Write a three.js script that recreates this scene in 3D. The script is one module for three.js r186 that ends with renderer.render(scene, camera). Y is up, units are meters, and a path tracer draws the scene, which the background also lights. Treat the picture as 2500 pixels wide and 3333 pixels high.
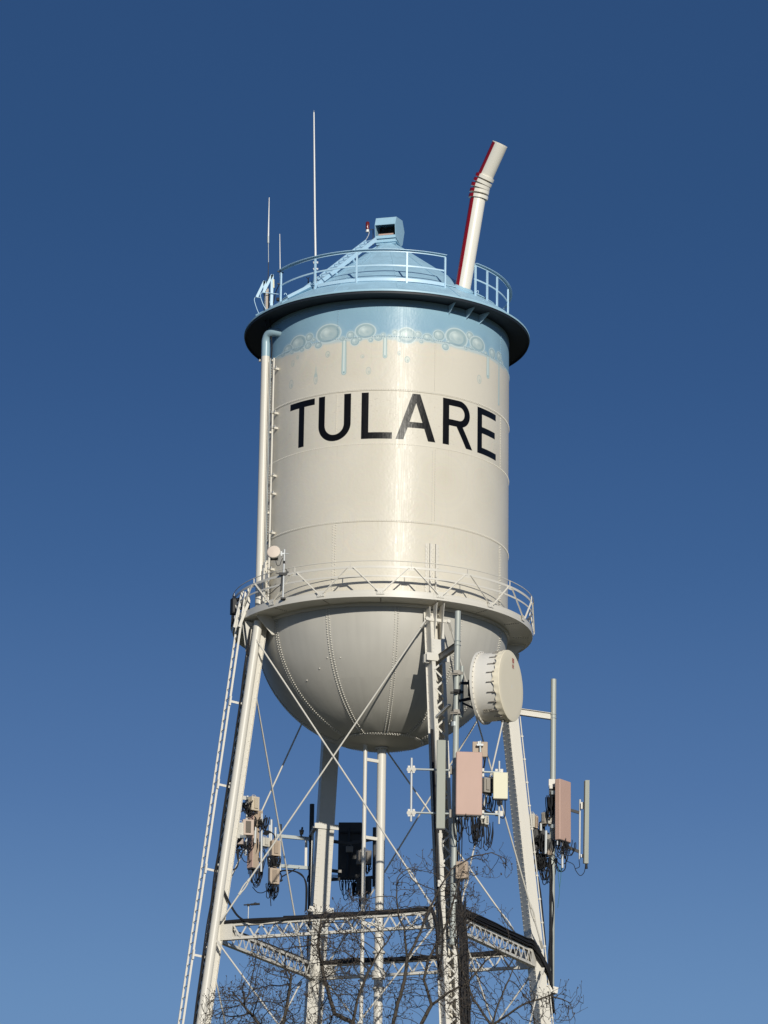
import * as THREE from 'three';
import { mergeGeometries } from 'three/addons/utils/BufferGeometryUtils.js';
import { RoundedBoxGeometry } from 'three/addons/geometries/RoundedBoxGeometry.js';
import { MarchingCubes } from 'three/addons/objects/MarchingCubes.js';

const R = Math.PI / 180, V = (x, y, z) => new THREE.Vector3(x, y, z);
const scene = new THREE.Scene();

// ---------------------------------------------------------------- camera
const F_PX = 11500, PITCH = 16.87 * R, ROLL = 0.85 * R;          // lens in pixels of the 2500 x 3333 photograph
const camera = new THREE.PerspectiveCamera(2 * Math.atan(3333 / 2 / F_PX) / R, 2500 / 3333, 1, 9000);
camera.position.set(-0.013, 1.6, 109.4);
camera.rotation.set(PITCH, 0, ROLL, 'YXZ');
scene.add(camera);
camera.updateMatrixWorld(true);

// ---------------------------------------------------------------- sky and sun
const SUN_AZ = 14.6 * R, SUN_EL = 17 * R;
const sunDir = V(Math.sin(SUN_AZ) * Math.cos(SUN_EL), Math.sin(SUN_EL), Math.cos(SUN_AZ) * Math.cos(SUN_EL));
{
  const W = 512, H = 256, px = new Float32Array(W * H * 4);
  const stops = [[-90, .05, .045, .035], [-2, .08, .075, .06], [0, .155, .285, .50], [5, .15, .280, .495], [8.8, .138, .266, .486], [12.2, .084, .180, .384], [16, .048, .122, .292], [19, .0345, .094, .240], [22, .028, .081, .209], [26, .0255, .073, .192], [40, .018, .055, .155], [90, .012, .042, .125]];
  for (let j = 0; j < H; j++) {
    const el = ((j + .5) / H - .5) * 180;
    let k = 0; while (k < stops.length - 2 && el > stops[k + 1][0]) k++;
    const a = stops[k], b = stops[k + 1], t = Math.min(1, Math.max(0, (el - a[0]) / (b[0] - a[0])));
    for (let i = 0; i < W; i++) {
      const az = ((i + .5) / W - .5) * 2 * Math.PI, ce = Math.cos(el * R);
      const c = Math.max(0, Math.cos(az) * ce * sunDir.x + Math.sin(el * R) * sunDir.y + Math.sin(az) * ce * sunDir.z);
      const glow = el > -1 ? .18 * Math.pow(c, 30) : 0, o = (j * W + i) * 4;
      px[o] = a[1] + (b[1] - a[1]) * t + glow; px[o + 1] = a[2] + (b[2] - a[2]) * t + glow * .92; px[o + 2] = a[3] + (b[3] - a[3]) * t + glow * .8; px[o + 3] = 1;
    }
  }
  const sky = new THREE.DataTexture(px, W, H, THREE.RGBAFormat, THREE.FloatType);
  sky.mapping = THREE.EquirectangularReflectionMapping; sky.magFilter = sky.minFilter = THREE.LinearFilter; sky.needsUpdate = true;
  scene.background = sky; scene.environment = sky;
}
const sun = new THREE.DirectionalLight(new THREE.Color().setRGB(1, .952, .845), 3.45);
sun.position.copy(sunDir).multiplyScalar(150).add(V(0, 28, 0)); sun.target.position.set(0, 28, 0);
sun.castShadow = true; sun.shadow.mapSize.set(4096, 4096);
Object.assign(sun.shadow.camera, { left: -40, right: 40, top: 40, bottom: -40, near: 1, far: 400 });
scene.add(sun, sun.target);

const renderer = new THREE.WebGLRenderer({ antialias: true });
renderer.setSize(768, 1024);
renderer.toneMapping = THREE.LinearToneMapping;
renderer.toneMappingExposure = 1;
renderer.shadowMap.enabled = true;

// ---------------------------------------------------------------- helpers
function rng(seed) { let a = seed; return () => { a = (a + 0x6d2b79f5) | 0; let t = Math.imul(a ^ (a >>> 15), 1 | a); t = (t + Math.imul(t ^ (t >>> 7), 61 | t)) ^ t; return ((t ^ (t >>> 14)) >>> 0) / 4294967296; }; }
const rnd = rng(7), rr = (a, b, f = rnd) => a + (b - a) * f();
// a point of the photograph (2500 x 3333) at world depth z
function at(x, y, z) {
  const d = V((x - 1250) / F_PX, -(y - 1666.5) / F_PX, -1).applyQuaternion(camera.quaternion);
  return camera.position.clone().addScaledVector(d, (z - camera.position.z) / d.z);
}
const zoom = (x0, y0, s) => (x, y, z) => at(x0 + x / s, y0 + y / s, z);
const pol = (az, r, y) => V(r * Math.sin(az * R), y, r * Math.cos(az * R));
const counts = {};
function numbered(n) { counts[n] = (counts[n] ?? -1) + 1; return counts[n] ? n + '_' + String(counts[n]).padStart(3, '0') : n; }
function thing(name, label, category, base = V(0, 0, 0), group) {
  const o = new THREE.Group(); o.name = numbered(name); o.position.copy(base); scene.add(o);
  o.userData = { label, category }; if (group) o.userData.group = group;
  return o;
}
function part(name, parent) { const o = new THREE.Group(); o.name = name; parent.add(o); return o; }
function merge(g) {
  if (!Array.isArray(g)) return g;
  if (g.length === 1) return g[0];
  const mixed = g.some((x) => !x.index);
  return mergeGeometries(g.map((x) => { if (mixed && x.index) x = x.toNonIndexed(); for (const k of Object.keys(x.attributes)) if (!['position', 'normal', 'uv'].includes(k)) x.deleteAttribute(k); x.clearGroups(); return x; }));
}
// geometry given in world coordinates; moved into the frame of the thing it belongs to
function mesh(name, g, mat, parent, kind) {
  const geo = merge(g); let p = parent; const off = V(0, 0, 0);
  while (p && p !== scene) { off.add(p.position); p = p.parent; }
  if (off.lengthSq() && !parent.userData.local) geo.translate(-off.x, -off.y, -off.z);
  const m = new THREE.Mesh(geo, mat); m.name = name; m.castShadow = m.receiveShadow = true; parent.add(m);
  if (kind) m.userData.kind = kind;
  return m;
}
const UNIT = new THREE.BoxGeometry(1, 1, 1);
function frame(p, q, up) {
  const y = q.clone().sub(p).normalize(); let x = (up ?? (Math.abs(y.y) > .95 ? V(0, 0, 1) : V(0, 1, 0))).clone();
  const z = x.clone().cross(y).normalize(); x = y.clone().cross(z).normalize();
  return new THREE.Matrix4().makeBasis(x, y, z);
}
// a flat bar from p to q: w across `up`... t is its size along `up`
function bar(p, q, w, t, up) {
  const g = new THREE.BoxGeometry(t, p.distanceTo(q), w);
  return g.applyMatrix4(frame(p, q, up).setPosition(p.clone().add(q).multiplyScalar(.5)));
}
function barMesh(name, p, q, w, t, up, mat, parent) {          // shares one unit box
  const m = new THREE.Mesh(UNIT, mat), off = V(0, 0, 0); let a = parent;
  if (!parent.userData.local) while (a && a !== scene) { off.add(a.position); a = a.parent; }
  m.quaternion.setFromRotationMatrix(frame(p, q, up)); m.position.copy(p).add(q).multiplyScalar(.5).sub(off); m.scale.set(t, p.distanceTo(q), w);
  m.name = name; m.castShadow = m.receiveShadow = true; parent.add(m); return m;
}
function rod(p, q, r, seg = 10, r2 = r) {
  const g = new THREE.CylinderGeometry(r2, r, p.distanceTo(q), seg);
  return g.applyMatrix4(frame(p, q).setPosition(p.clone().add(q).multiplyScalar(.5)));
}
function tube(pts, r, n = 24, seg = 6, closed = false) { return new THREE.TubeGeometry(new THREE.CatmullRomCurve3(pts, closed, 'centripetal'), n, r, seg, closed); }
function box(w, h, d, c, az = 0, tilt = 0) { const g = new THREE.BoxGeometry(w, h, d); if (tilt) g.rotateX(tilt); g.rotateY(az * R); return g.translate(c.x, c.y, c.z); }
function rbox(w, h, d, c, az = 0, rad = .02) { const g = new RoundedBoxGeometry(w, h, d, 2, rad); g.rotateY(az * R); return g.translate(c.x, c.y, c.z); }
// hard-edged lathe: profile [r, y] pairs, outer bottom -> outer top -> inner top -> inner bottom
function ring(pts, az0 = 0, az1 = 360, seg = 128, closed = true) {
  const g = [], n = pts.length;
  for (let i = 0; i < (closed ? n : n - 1); i++) {
    const a = pts[i], b = pts[(i + 1) % n];
    g.push(new THREE.LatheGeometry([new THREE.Vector2(a[0], a[1]), new THREE.Vector2(b[0], b[1])], Math.max(1, Math.round(seg * (az1 - az0) / 360)), az0 * R, (az1 - az0) * R));
  }
  if (az1 - az0 < 359.9 && closed) for (const az of [az0, az1]) {
    const s = new THREE.ShapeGeometry(new THREE.Shape(pts.map((p) => new THREE.Vector2(p[0], p[1])))); s.rotateY(-Math.PI / 2 + az * R); g.push(s);
  }
  return merge(g);
}
const rect = (r0, r1, y0, y1) => [[r1, y0], [r1, y1], [r0, y1], [r0, y0]];
function surf(fn, nu, nv) {                                     // fn(u, v) -> {p, uv}; smooth normals by differences
  const pos = [], nor = [], uv = [], idx = [], e = 1e-3;
  for (let j = 0; j <= nv; j++) for (let i = 0; i <= nu; i++) {
    const u = i / nu, v = j / nv, a = fn(u, v);
    const du = fn(u + e, v).p.sub(fn(u - e, v).p), dv = fn(u, v + e).p.sub(fn(u, v - e).p), n = du.cross(dv).normalize();
    pos.push(a.p.x, a.p.y, a.p.z); nor.push(n.x, n.y, n.z); uv.push(...a.uv);
  }
  for (let j = 0; j < nv; j++) for (let i = 0; i < nu; i++) { const a = j * (nu + 1) + i, b = a + 1, c = a + nu + 1, d = c + 1; idx.push(a, b, c, b, d, c); }
  const g = new THREE.BufferGeometry(); g.setIndex(idx);
  g.setAttribute('position', new THREE.Float32BufferAttribute(pos, 3)); g.setAttribute('normal', new THREE.Float32BufferAttribute(nor, 3)); g.setAttribute('uv', new THREE.Float32BufferAttribute(uv, 2));
  return g;
}
const RIVET = new THREE.SphereGeometry(1, 7, 5), RM = new THREE.Matrix4();
function rivets(name, list, r, mat, parent) {                   // thousands of rivet heads: one part
  const m = new THREE.InstancedMesh(RIVET, mat, list.length), off = V(0, 0, 0); let a = parent;
  if (!parent.userData.local) while (a && a !== scene) { off.add(a.position); a = a.parent; }
  list.forEach((p, i) => m.setMatrixAt(i, RM.makeScale(r, r, r).setPosition(p.x - off.x, p.y - off.y, p.z - off.z)));
  m.name = name; m.userData.kind = 'stuff'; m.castShadow = m.receiveShadow = true; parent.add(m); return m;
}

// ---------------------------------------------------------------- textures and materials
function noiseGrid(n, seed) { const f = rng(seed), a = new Float32Array(n * n); for (let i = 0; i < a.length; i++) a[i] = f(); return (x, y) => { const xi = Math.floor(x), yi = Math.floor(y), fx = x - xi, fy = y - yi, s = (t) => t * t * (3 - 2 * t), g = (i, j) => a[(((j % n) + n) % n) * n + ((i % n) + n) % n]; const u = s(fx), v = s(fy); return (g(xi, yi) * (1 - u) + g(xi + 1, yi) * u) * (1 - v) + (g(xi, yi + 1) * (1 - u) + g(xi + 1, yi + 1) * u) * v; }; }
function dataTex(n, fn, srgb = false, m = n) {
  const d = new Uint8Array(n * m * 4);
  for (let j = 0; j < m; j++) for (let i = 0; i < n; i++) { const c = fn(i / n, j / m), o = (j * n + i) * 4; for (let k = 0; k < 3; k++) d[o + k] = Math.max(0, Math.min(255, (Array.isArray(c) ? c[k] : c) * 255)); d[o + 3] = 255; }
  const t = new THREE.DataTexture(d, n, m); t.wrapS = t.wrapT = THREE.RepeatWrapping; t.magFilter = t.minFilter = THREE.LinearFilter; if (srgb) t.colorSpace = THREE.SRGBColorSpace; t.needsUpdate = true; return t;
}
const nA = noiseGrid(64, 11), nB = noiseGrid(64, 12), nC = noiseGrid(64, 13);
const fbm = (f, x, y, per) => { let s = 0, a = .5, k = 1; for (let o = 0; o < 4; o++) { s += a * f(x * per * k + o * 17 % 64, y * per * k); a *= .5; k *= 2; } return s; };
const bumpTex = dataTex(512, (u, v) => .55 * nA(u * 64, v * 64) + .3 * nB(u * 32, v * 16) + .15 * nC(u * 8, v * 8));
const roughTex = dataTex(512, (u, v) => { const s = .5 * nA(u * 64, v * 4) + .5 * fbm(nB, u, v, 4); return .25 + .22 * s; });
const grimeTex = dataTex(512, (u, v) => { const s = fbm(nC, u, v, 4), d = nA(u * 64, v * 2); const k = .93 + .07 * s - .05 * Math.max(0, d - .72); return [k, k * .995, k * .985]; });
const rep = (t, x, y) => { const c = t.clone(); c.repeat.set(x, y); c.needsUpdate = true; return c; };
const col = (r, g, b) => new THREE.Color().setRGB(r, g, b);
const std = (c, o = {}) => new THREE.MeshStandardMaterial({ color: c, roughness: .5, ...o });
const CREAM = col(.70, .665, .585), BLUE = col(.39, .62, .77);
const M = {
  white: std(col(.72, .69, .62), { roughness: .42, map: grimeTex }),
  whiteFlat: std(col(.70, .67, .60), { roughness: .5 }),
  blue: std(BLUE, { roughness: .45, map: grimeTex }),
  blueLight: std(col(.48, .69, .84), { roughness: .4 }),
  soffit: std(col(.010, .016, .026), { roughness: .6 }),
  galv: std(col(.46, .50, .50), { roughness: .5, metalness: .25 }),
  galvBright: std(col(.55, .57, .58), { roughness: .5, metalness: .15 }),
  pipe: std(col(.43, .46, .43), { roughness: .5, metalness: .1, map: grimeTex }),
  dark: std(col(.03, .03, .032), { roughness: .6 }),
  black: std(col(.009, .009, .010), { roughness: .7 }),
  cable: std(col(.007, .007, .009), { roughness: .75 }),
  greyGreen: std(col(.36, .38, .33), { roughness: .6, map: grimeTex }),
  pink: std(col(.57, .385, .315), { roughness: .6, map: grimeTex }),
  tan: std(col(.47, .37, .28), { roughness: .6, map: grimeTex }),
  grey: std(col(.33, .30, .26), { roughness: .6 }),
  cream: std(col(.72, .69, .50), { roughness: .5 }),
  rru: std(col(.58, .55, .48), { roughness: .55 }),
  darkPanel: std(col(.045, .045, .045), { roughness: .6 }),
  fin: std(col(.20, .17, .14), { roughness: .7 }),
  rust: std(col(.22, .10, .05), { roughness: .8 }),
};

// ---------------------------------------------------------------- ground
{
  const g = new THREE.CircleGeometry(4500, 96); g.rotateX(-Math.PI / 2);
  const uv = g.attributes.uv; for (let i = 0; i < uv.count; i++) uv.setXY(i, g.attributes.position.getX(i) / 8, g.attributes.position.getZ(i) / 8);
  const tex = dataTex(512, (u, v) => { const s = fbm(nA, u, v, 4), t = nB(u * 64, v * 64); return [.24 + .12 * s + .05 * t, .235 + .12 * s + .05 * t, .17 + .08 * s + .04 * t]; }, true);
  const m = mesh('ground', g, std(col(1, 1, 1), { map: tex, roughness: .95 }), scene, 'structure');
  m.userData.label = 'dry grass ground far below the frame';
}

// ================================================================ WATER TOWER
const tower = thing('water_tower', 'white riveted water tower on four laced legs with a blue conical roof', 'water tower');
const Y_EAVE = 40.69, Y1 = 39.37, Y2 = 37.61, Y3 = 35.80, Y4 = 33.30, YB = 30.62;

// ---- the painted wall: foam, drips and the town's name
const WALL_AZ = 112.5, TW = 2048, TH = 1320, PXM = TW / (2 * WALL_AZ * R * 4);
const wallTex = (() => {
  const c = document.createElement('canvas'); c.width = TW; c.height = TH; const g = c.getContext('2d');
  const X = (s) => (s + WALL_AZ * R * 4) * PXM, Y = (y) => (40.70 - y) * TH / 10.1, m = PXM, rb = rng(21);
  const cream = 'rgb(218,213,201)';
  g.fillStyle = cream; g.fillRect(0, 0, TW, TH);
  // soft weather: faint broad patches and thin runs below the seams
  for (let i = 0; i < 260; i++) { const x = rb() * TW, y = rb() * TH, r = 30 + rb() * 120, gr = g.createRadialGradient(x, y, 0, x, y, r), k = rb() < .5 ? '190,180,160' : '232,228,218'; gr.addColorStop(0, `rgba(${k},${.05 + rb() * .06})`); gr.addColorStop(1, `rgba(${k},0)`); g.fillStyle = gr; g.fillRect(x - r, y - r, 2 * r, 2 * r); }
  for (const [y0, len] of [[Y1, 1.5], [Y2, .5], [Y3, 2.2], [Y4, 2.2]]) for (let i = 0; i < 150; i++) { const x = rb() * TW, l = (.15 + rb() * rb() * len) * m, gr = g.createLinearGradient(0, Y(y0), 0, Y(y0) + l); gr.addColorStop(0, `rgba(176,166,146,${.03 + rb() * .10})`); gr.addColorStop(1, 'rgba(176,166,146,0)'); g.fillStyle = gr; g.fillRect(x, Y(y0), .8 + rb() * 3, l); }
  // the blue band with its soft lower edge
  const gb = g.createLinearGradient(0, 0, 0, Y(Y1)); gb.addColorStop(0, 'rgb(146,185,208)'); gb.addColorStop(1, 'rgb(138,175,200)'); g.fillStyle = gb; g.fillRect(0, 0, TW, Y(Y1));
  for (let i = 0; i < 70; i++) { const x = rb() * TW, y = rb() * Y(Y1), r = 20 + rb() * 70, gr = g.createRadialGradient(x, y, 0, x, y, r), k = rb() < .5 ? '128,166,192' : '164,200,220'; gr.addColorStop(0, `rgba(${k},.16)`); gr.addColorStop(1, `rgba(${k},0)`); g.fillStyle = gr; g.fillRect(x - r, y - r, 2 * r, 2 * r); }
  const bub = [[-1.94, 39.60, .45, .32], [-3.16, 39.50, .38, .28], [-2.67, 39.61, .16, .14], [-2.70, 39.33, .15, .12], [-2.29, 39.26, .14, .11], [-.69, 39.56, .34, .26], [-1.17, 39.45, .14, .14], [-1.02, 39.23, .15, .15], [-.27, 39.32, .14, .11], [-.51, 39.25, .08, .08], [.26, 39.50, .10, .10], [.63, 39.42, .31, .28], [1.0, 39.49, .12, .12], [1.31, 39.43, .17, .14], [1.70, 39.56, .21, .18], [1.93, 39.21, .13, .12], [2.36, 39.60, .43, .32], [2.90, 39.79, .16, .14], [3.25, 39.60, .36, .26], [4.06, 39.52, .20, .17], [4.56, 39.56, .21, .17], [-3.66, 39.44, .24, .15], [-3.91, 39.34, .15, .09], [.09, 39.38, .08, .06], [1.47, 39.36, .09, .07], [-2.48, 39.48, .08, .07], [4.85, 39.42, .10, .08], [2.72, 39.32, .07, .06], [2.05, 39.40, .09, .07], [-.12, 39.42, .08, .07], [-2.95, 39.24, .09, .06], [-1.45, 39.36, .10, .08], [3.66, 39.40, .09, .07], [.40, 39.24, .06, .05], [-.86, 39.30, .08, .07], [1.10, 39.26, .07, .06], [-3.42, 39.27, .08, .06], [2.95, 39.38, .09, .07]];
  // pale wash behind the bubbles, bleeding over the seam
  const wash = (x, y, rx, ry, c0, a) => { g.save(); g.translate(X(x), Y(y)); g.scale(rx * m, ry * m); const gr = g.createRadialGradient(0, 0, .3, 0, 0, 1); gr.addColorStop(0, `rgba(${c0},${a})`); gr.addColorStop(1, `rgba(${c0},0)`); g.fillStyle = gr; g.fillRect(-1, -1, 2, 2); g.restore(); };
  for (const [x, y, rx, ry] of bub) wash(x, y, rx * 1.25 + .05, ry * 1.25 + .05, '190,208,214', .65);
  for (let s = -4.2; s < 5; s += .16) wash(s, 39.33, .24, .11 + .03 * Math.sin(s * 3), '180,202,212', .55);
  for (const [x, y, rx, ry] of bub) {
    g.save(); g.translate(X(x), Y(y)); g.scale(rx * m, ry * m);
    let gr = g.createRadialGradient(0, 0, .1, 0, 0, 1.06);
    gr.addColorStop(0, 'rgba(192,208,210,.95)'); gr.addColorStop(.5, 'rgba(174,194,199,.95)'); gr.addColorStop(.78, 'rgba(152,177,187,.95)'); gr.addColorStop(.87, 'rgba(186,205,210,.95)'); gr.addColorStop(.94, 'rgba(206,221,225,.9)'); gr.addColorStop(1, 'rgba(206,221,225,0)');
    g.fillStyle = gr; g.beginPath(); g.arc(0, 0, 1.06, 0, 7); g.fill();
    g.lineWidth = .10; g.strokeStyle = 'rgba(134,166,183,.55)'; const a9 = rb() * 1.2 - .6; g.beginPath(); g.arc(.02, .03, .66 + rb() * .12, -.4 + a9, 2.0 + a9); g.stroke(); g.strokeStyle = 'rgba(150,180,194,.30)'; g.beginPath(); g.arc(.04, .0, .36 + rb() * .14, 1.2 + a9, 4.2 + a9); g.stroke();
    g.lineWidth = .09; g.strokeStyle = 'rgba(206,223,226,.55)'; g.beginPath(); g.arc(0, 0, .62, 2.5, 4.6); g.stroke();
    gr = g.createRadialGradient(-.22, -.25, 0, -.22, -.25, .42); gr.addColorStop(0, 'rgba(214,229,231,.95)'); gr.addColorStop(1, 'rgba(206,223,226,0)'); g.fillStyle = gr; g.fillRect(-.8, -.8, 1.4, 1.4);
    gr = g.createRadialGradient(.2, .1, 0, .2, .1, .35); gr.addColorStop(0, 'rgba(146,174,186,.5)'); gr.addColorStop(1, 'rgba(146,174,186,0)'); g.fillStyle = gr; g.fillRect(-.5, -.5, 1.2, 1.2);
    g.restore();
  }
  // drips
  for (const [s, y0, y1, w] of [[-1.37, 39.29, 38.14, .075], [-.055, 39.32, 38.64, .058], [3.78, 39.33, 38.59, .068], [4.515, 39.35, 37.89, .04]]) {
    const x = X(s), hw = w * m, a = Y(y0), b = Y(y1) - hw;
    g.beginPath(); g.moveTo(x - hw * .8, a); g.lineTo(x - hw, b); g.arc(x, b, hw, Math.PI, 0, true); g.lineTo(x + hw * .8, a); g.closePath();
    g.shadowColor = 'rgba(160,188,194,.6)'; g.shadowBlur = 7; g.fillStyle = 'rgba(188,209,211,.95)'; g.fill(); g.shadowBlur = 0;
    g.lineWidth = 1.8; g.strokeStyle = 'rgba(134,163,172,.7)'; g.stroke();
    g.fillStyle = 'rgba(222,232,230,.9)'; g.fillRect(x - hw * .35, a, hw * .55, b - a - hw * .6);
    g.fillStyle = 'rgba(126,157,165,.8)'; g.beginPath(); g.arc(x, b - hw * .1, hw * .34, 0, 7); g.fill();
  }
  for (const [s, y, w, h, al] of [[-1.94, 38.90, .075, .10, .8], [-.77, 38.71, .06, .06, .7], [.39, 38.82, .055, .075, 1.2], [.65, 38.62, .08, .10, 1.3], [-.57, 38.22, .08, .12, .6], [3.33, 38.43, .10, .14, .6], [-3.15, 39.03, .06, .06, .7], [-3.37, 38.88, .08, .10, .5], [-3.43, 38.19, .10, .14, .55], [-2.37, 38.14, .075, .17, .6]]) {
    g.save(); g.translate(X(s), Y(y)); g.scale(w * m, h * m); g.globalAlpha = Math.min(1, al * .5);
    g.fillStyle = 'rgb(190,205,203)'; g.strokeStyle = 'rgb(140,164,168)'; g.lineWidth = .22; g.beginPath(); g.arc(0, 0, 1, 0, 7); g.fill(); g.stroke();
    g.fillStyle = 'rgb(150,172,175)'; g.beginPath(); g.arc(.25, .3, .4, 0, 7); g.fill(); g.restore();
  }
  { const x = X(-2.37); const gr = g.createLinearGradient(0, Y(38.75), 0, Y(38.25)); gr.addColorStop(0, 'rgba(170,192,194,0)'); gr.addColorStop(1, 'rgba(170,192,194,.6)'); g.fillStyle = gr; g.beginPath(); g.moveTo(x, Y(38.75)); g.lineTo(x + .06 * m, Y(38.2)); g.lineTo(x - .06 * m, Y(38.2)); g.fill(); }
  // lettering T U L A R E
  const T = 37.50, B = 35.97, H = T - B, w = .225, h = .21; g.fillStyle = 'rgb(14,13,14)';
  const poly = (...p) => { g.beginPath(); p.forEach(([s, y], i) => g[i ? 'lineTo' : 'moveTo'](X(s), Y(y))); g.closePath(); g.fill(); };
  const bx = (s0, s1, y0, y1) => poly([s0, y0], [s1, y0], [s1, y1], [s0, y1]);
  bx(-3.455, -2.395, T - h, T); bx(-3.04, -2.81, B, T);
  { const s0 = -2.235, s1 = -1.12, r = (s1 - s0) / 2, cx = (s0 + s1) / 2, cyy = B + r; g.beginPath(); g.moveTo(X(s0), Y(T)); g.lineTo(X(s0), Y(cyy)); g.ellipse(X(cx), Y(cyy), r * m, r * m, 0, Math.PI, 0, true); g.lineTo(X(s1), Y(T)); g.lineTo(X(s1 - w), Y(T)); g.lineTo(X(s1 - w), Y(cyy)); g.ellipse(X(cx), Y(cyy), (r - w) * m, (r - h) * m, 0, 0, Math.PI, false); g.lineTo(X(s0 + w), Y(T)); g.closePath(); g.fill(); }
  bx(-.775, -.775 + w, B, T); bx(-.775, .20, B, B + h);
  { const s0 = .315, s1 = 1.61, c0 = (s0 + s1) / 2, k = .245; poly([s0, B], [c0 - .125, T], [c0 + .125, T], [s1, B], [s1 - k, B], [c0, T - .30], [s0 + k, B]); const yb = B + .40; const e = (y) => (c0 - .125 - s0) * (y - B) / H; poly([s0 + e(yb) + .12, yb], [s1 - e(yb) - .12, yb], [s1 - e(yb + .19) - .12, yb + .19], [s0 + e(yb + .19) + .12, yb + .19]); }
  { const s0 = 1.87; bx(s0, s0 + w, B, T); const r = .44, cy0 = T - r, cx = 2.48; g.beginPath(); g.moveTo(X(s0), Y(T)); g.lineTo(X(cx), Y(T)); g.ellipse(X(cx), Y(cy0), r * m, r * m, 0, -Math.PI / 2, Math.PI / 2, false); g.lineTo(X(s0), Y(T - 2 * r)); g.lineTo(X(s0), Y(T - 2 * r + h)); g.lineTo(X(cx), Y(T - 2 * r + h)); g.ellipse(X(cx), Y(cy0), (r - w) * m, (r - h) * m, 0, Math.PI / 2, -Math.PI / 2, true); g.lineTo(X(s0), Y(T - h)); g.closePath(); g.fill(); poly([2.36, T - 2 * r + .03], [2.62, T - 2 * r + .03], [3.035, B], [2.765, B]); }
  bx(3.27, 3.27 + w, B, T); bx(3.27, 4.315, T - h, T); bx(3.27, 4.25, B + (H - h) / 2 + .03, B + (H + h) / 2 + .03); bx(3.27, 4.33, B, B + h);
  // brush wear on the black
  g.globalCompositeOperation = 'source-atop'; for (let i = 0; i < 900; i++) { g.fillStyle = `rgba(70,52,40,${rb() * .10})`; g.fillRect(X(-3.5 + rb() * 8), Y(T - rb() * H), 1 + rb() * 10, 1 + rb() * 2); }
  const t = new THREE.CanvasTexture(c); t.colorSpace = THREE.SRGBColorSpace; t.wrapS = t.wrapT = THREE.ClampToEdgeWrapping; return t;
})();
M.wall = new THREE.MeshPhysicalMaterial({ color: col(1, .985, .95), map: wallTex, roughness: 1, roughnessMap: rep(roughTex, 9, 6), bumpMap: rep(bumpTex, 5, 3.2), bumpScale: .0030, specularIntensity: .42 });
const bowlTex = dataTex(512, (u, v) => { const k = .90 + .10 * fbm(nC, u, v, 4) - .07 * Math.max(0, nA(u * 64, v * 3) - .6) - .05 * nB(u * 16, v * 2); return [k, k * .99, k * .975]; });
M.bowl = std(col(.575, .558, .51), { roughness: .55, map: bowlTex, bumpMap: rep(bumpTex, .06, .06), bumpScale: .025 });  // base colour darker than the wall to deepen the bowl shading; streaks are dirt

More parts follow.
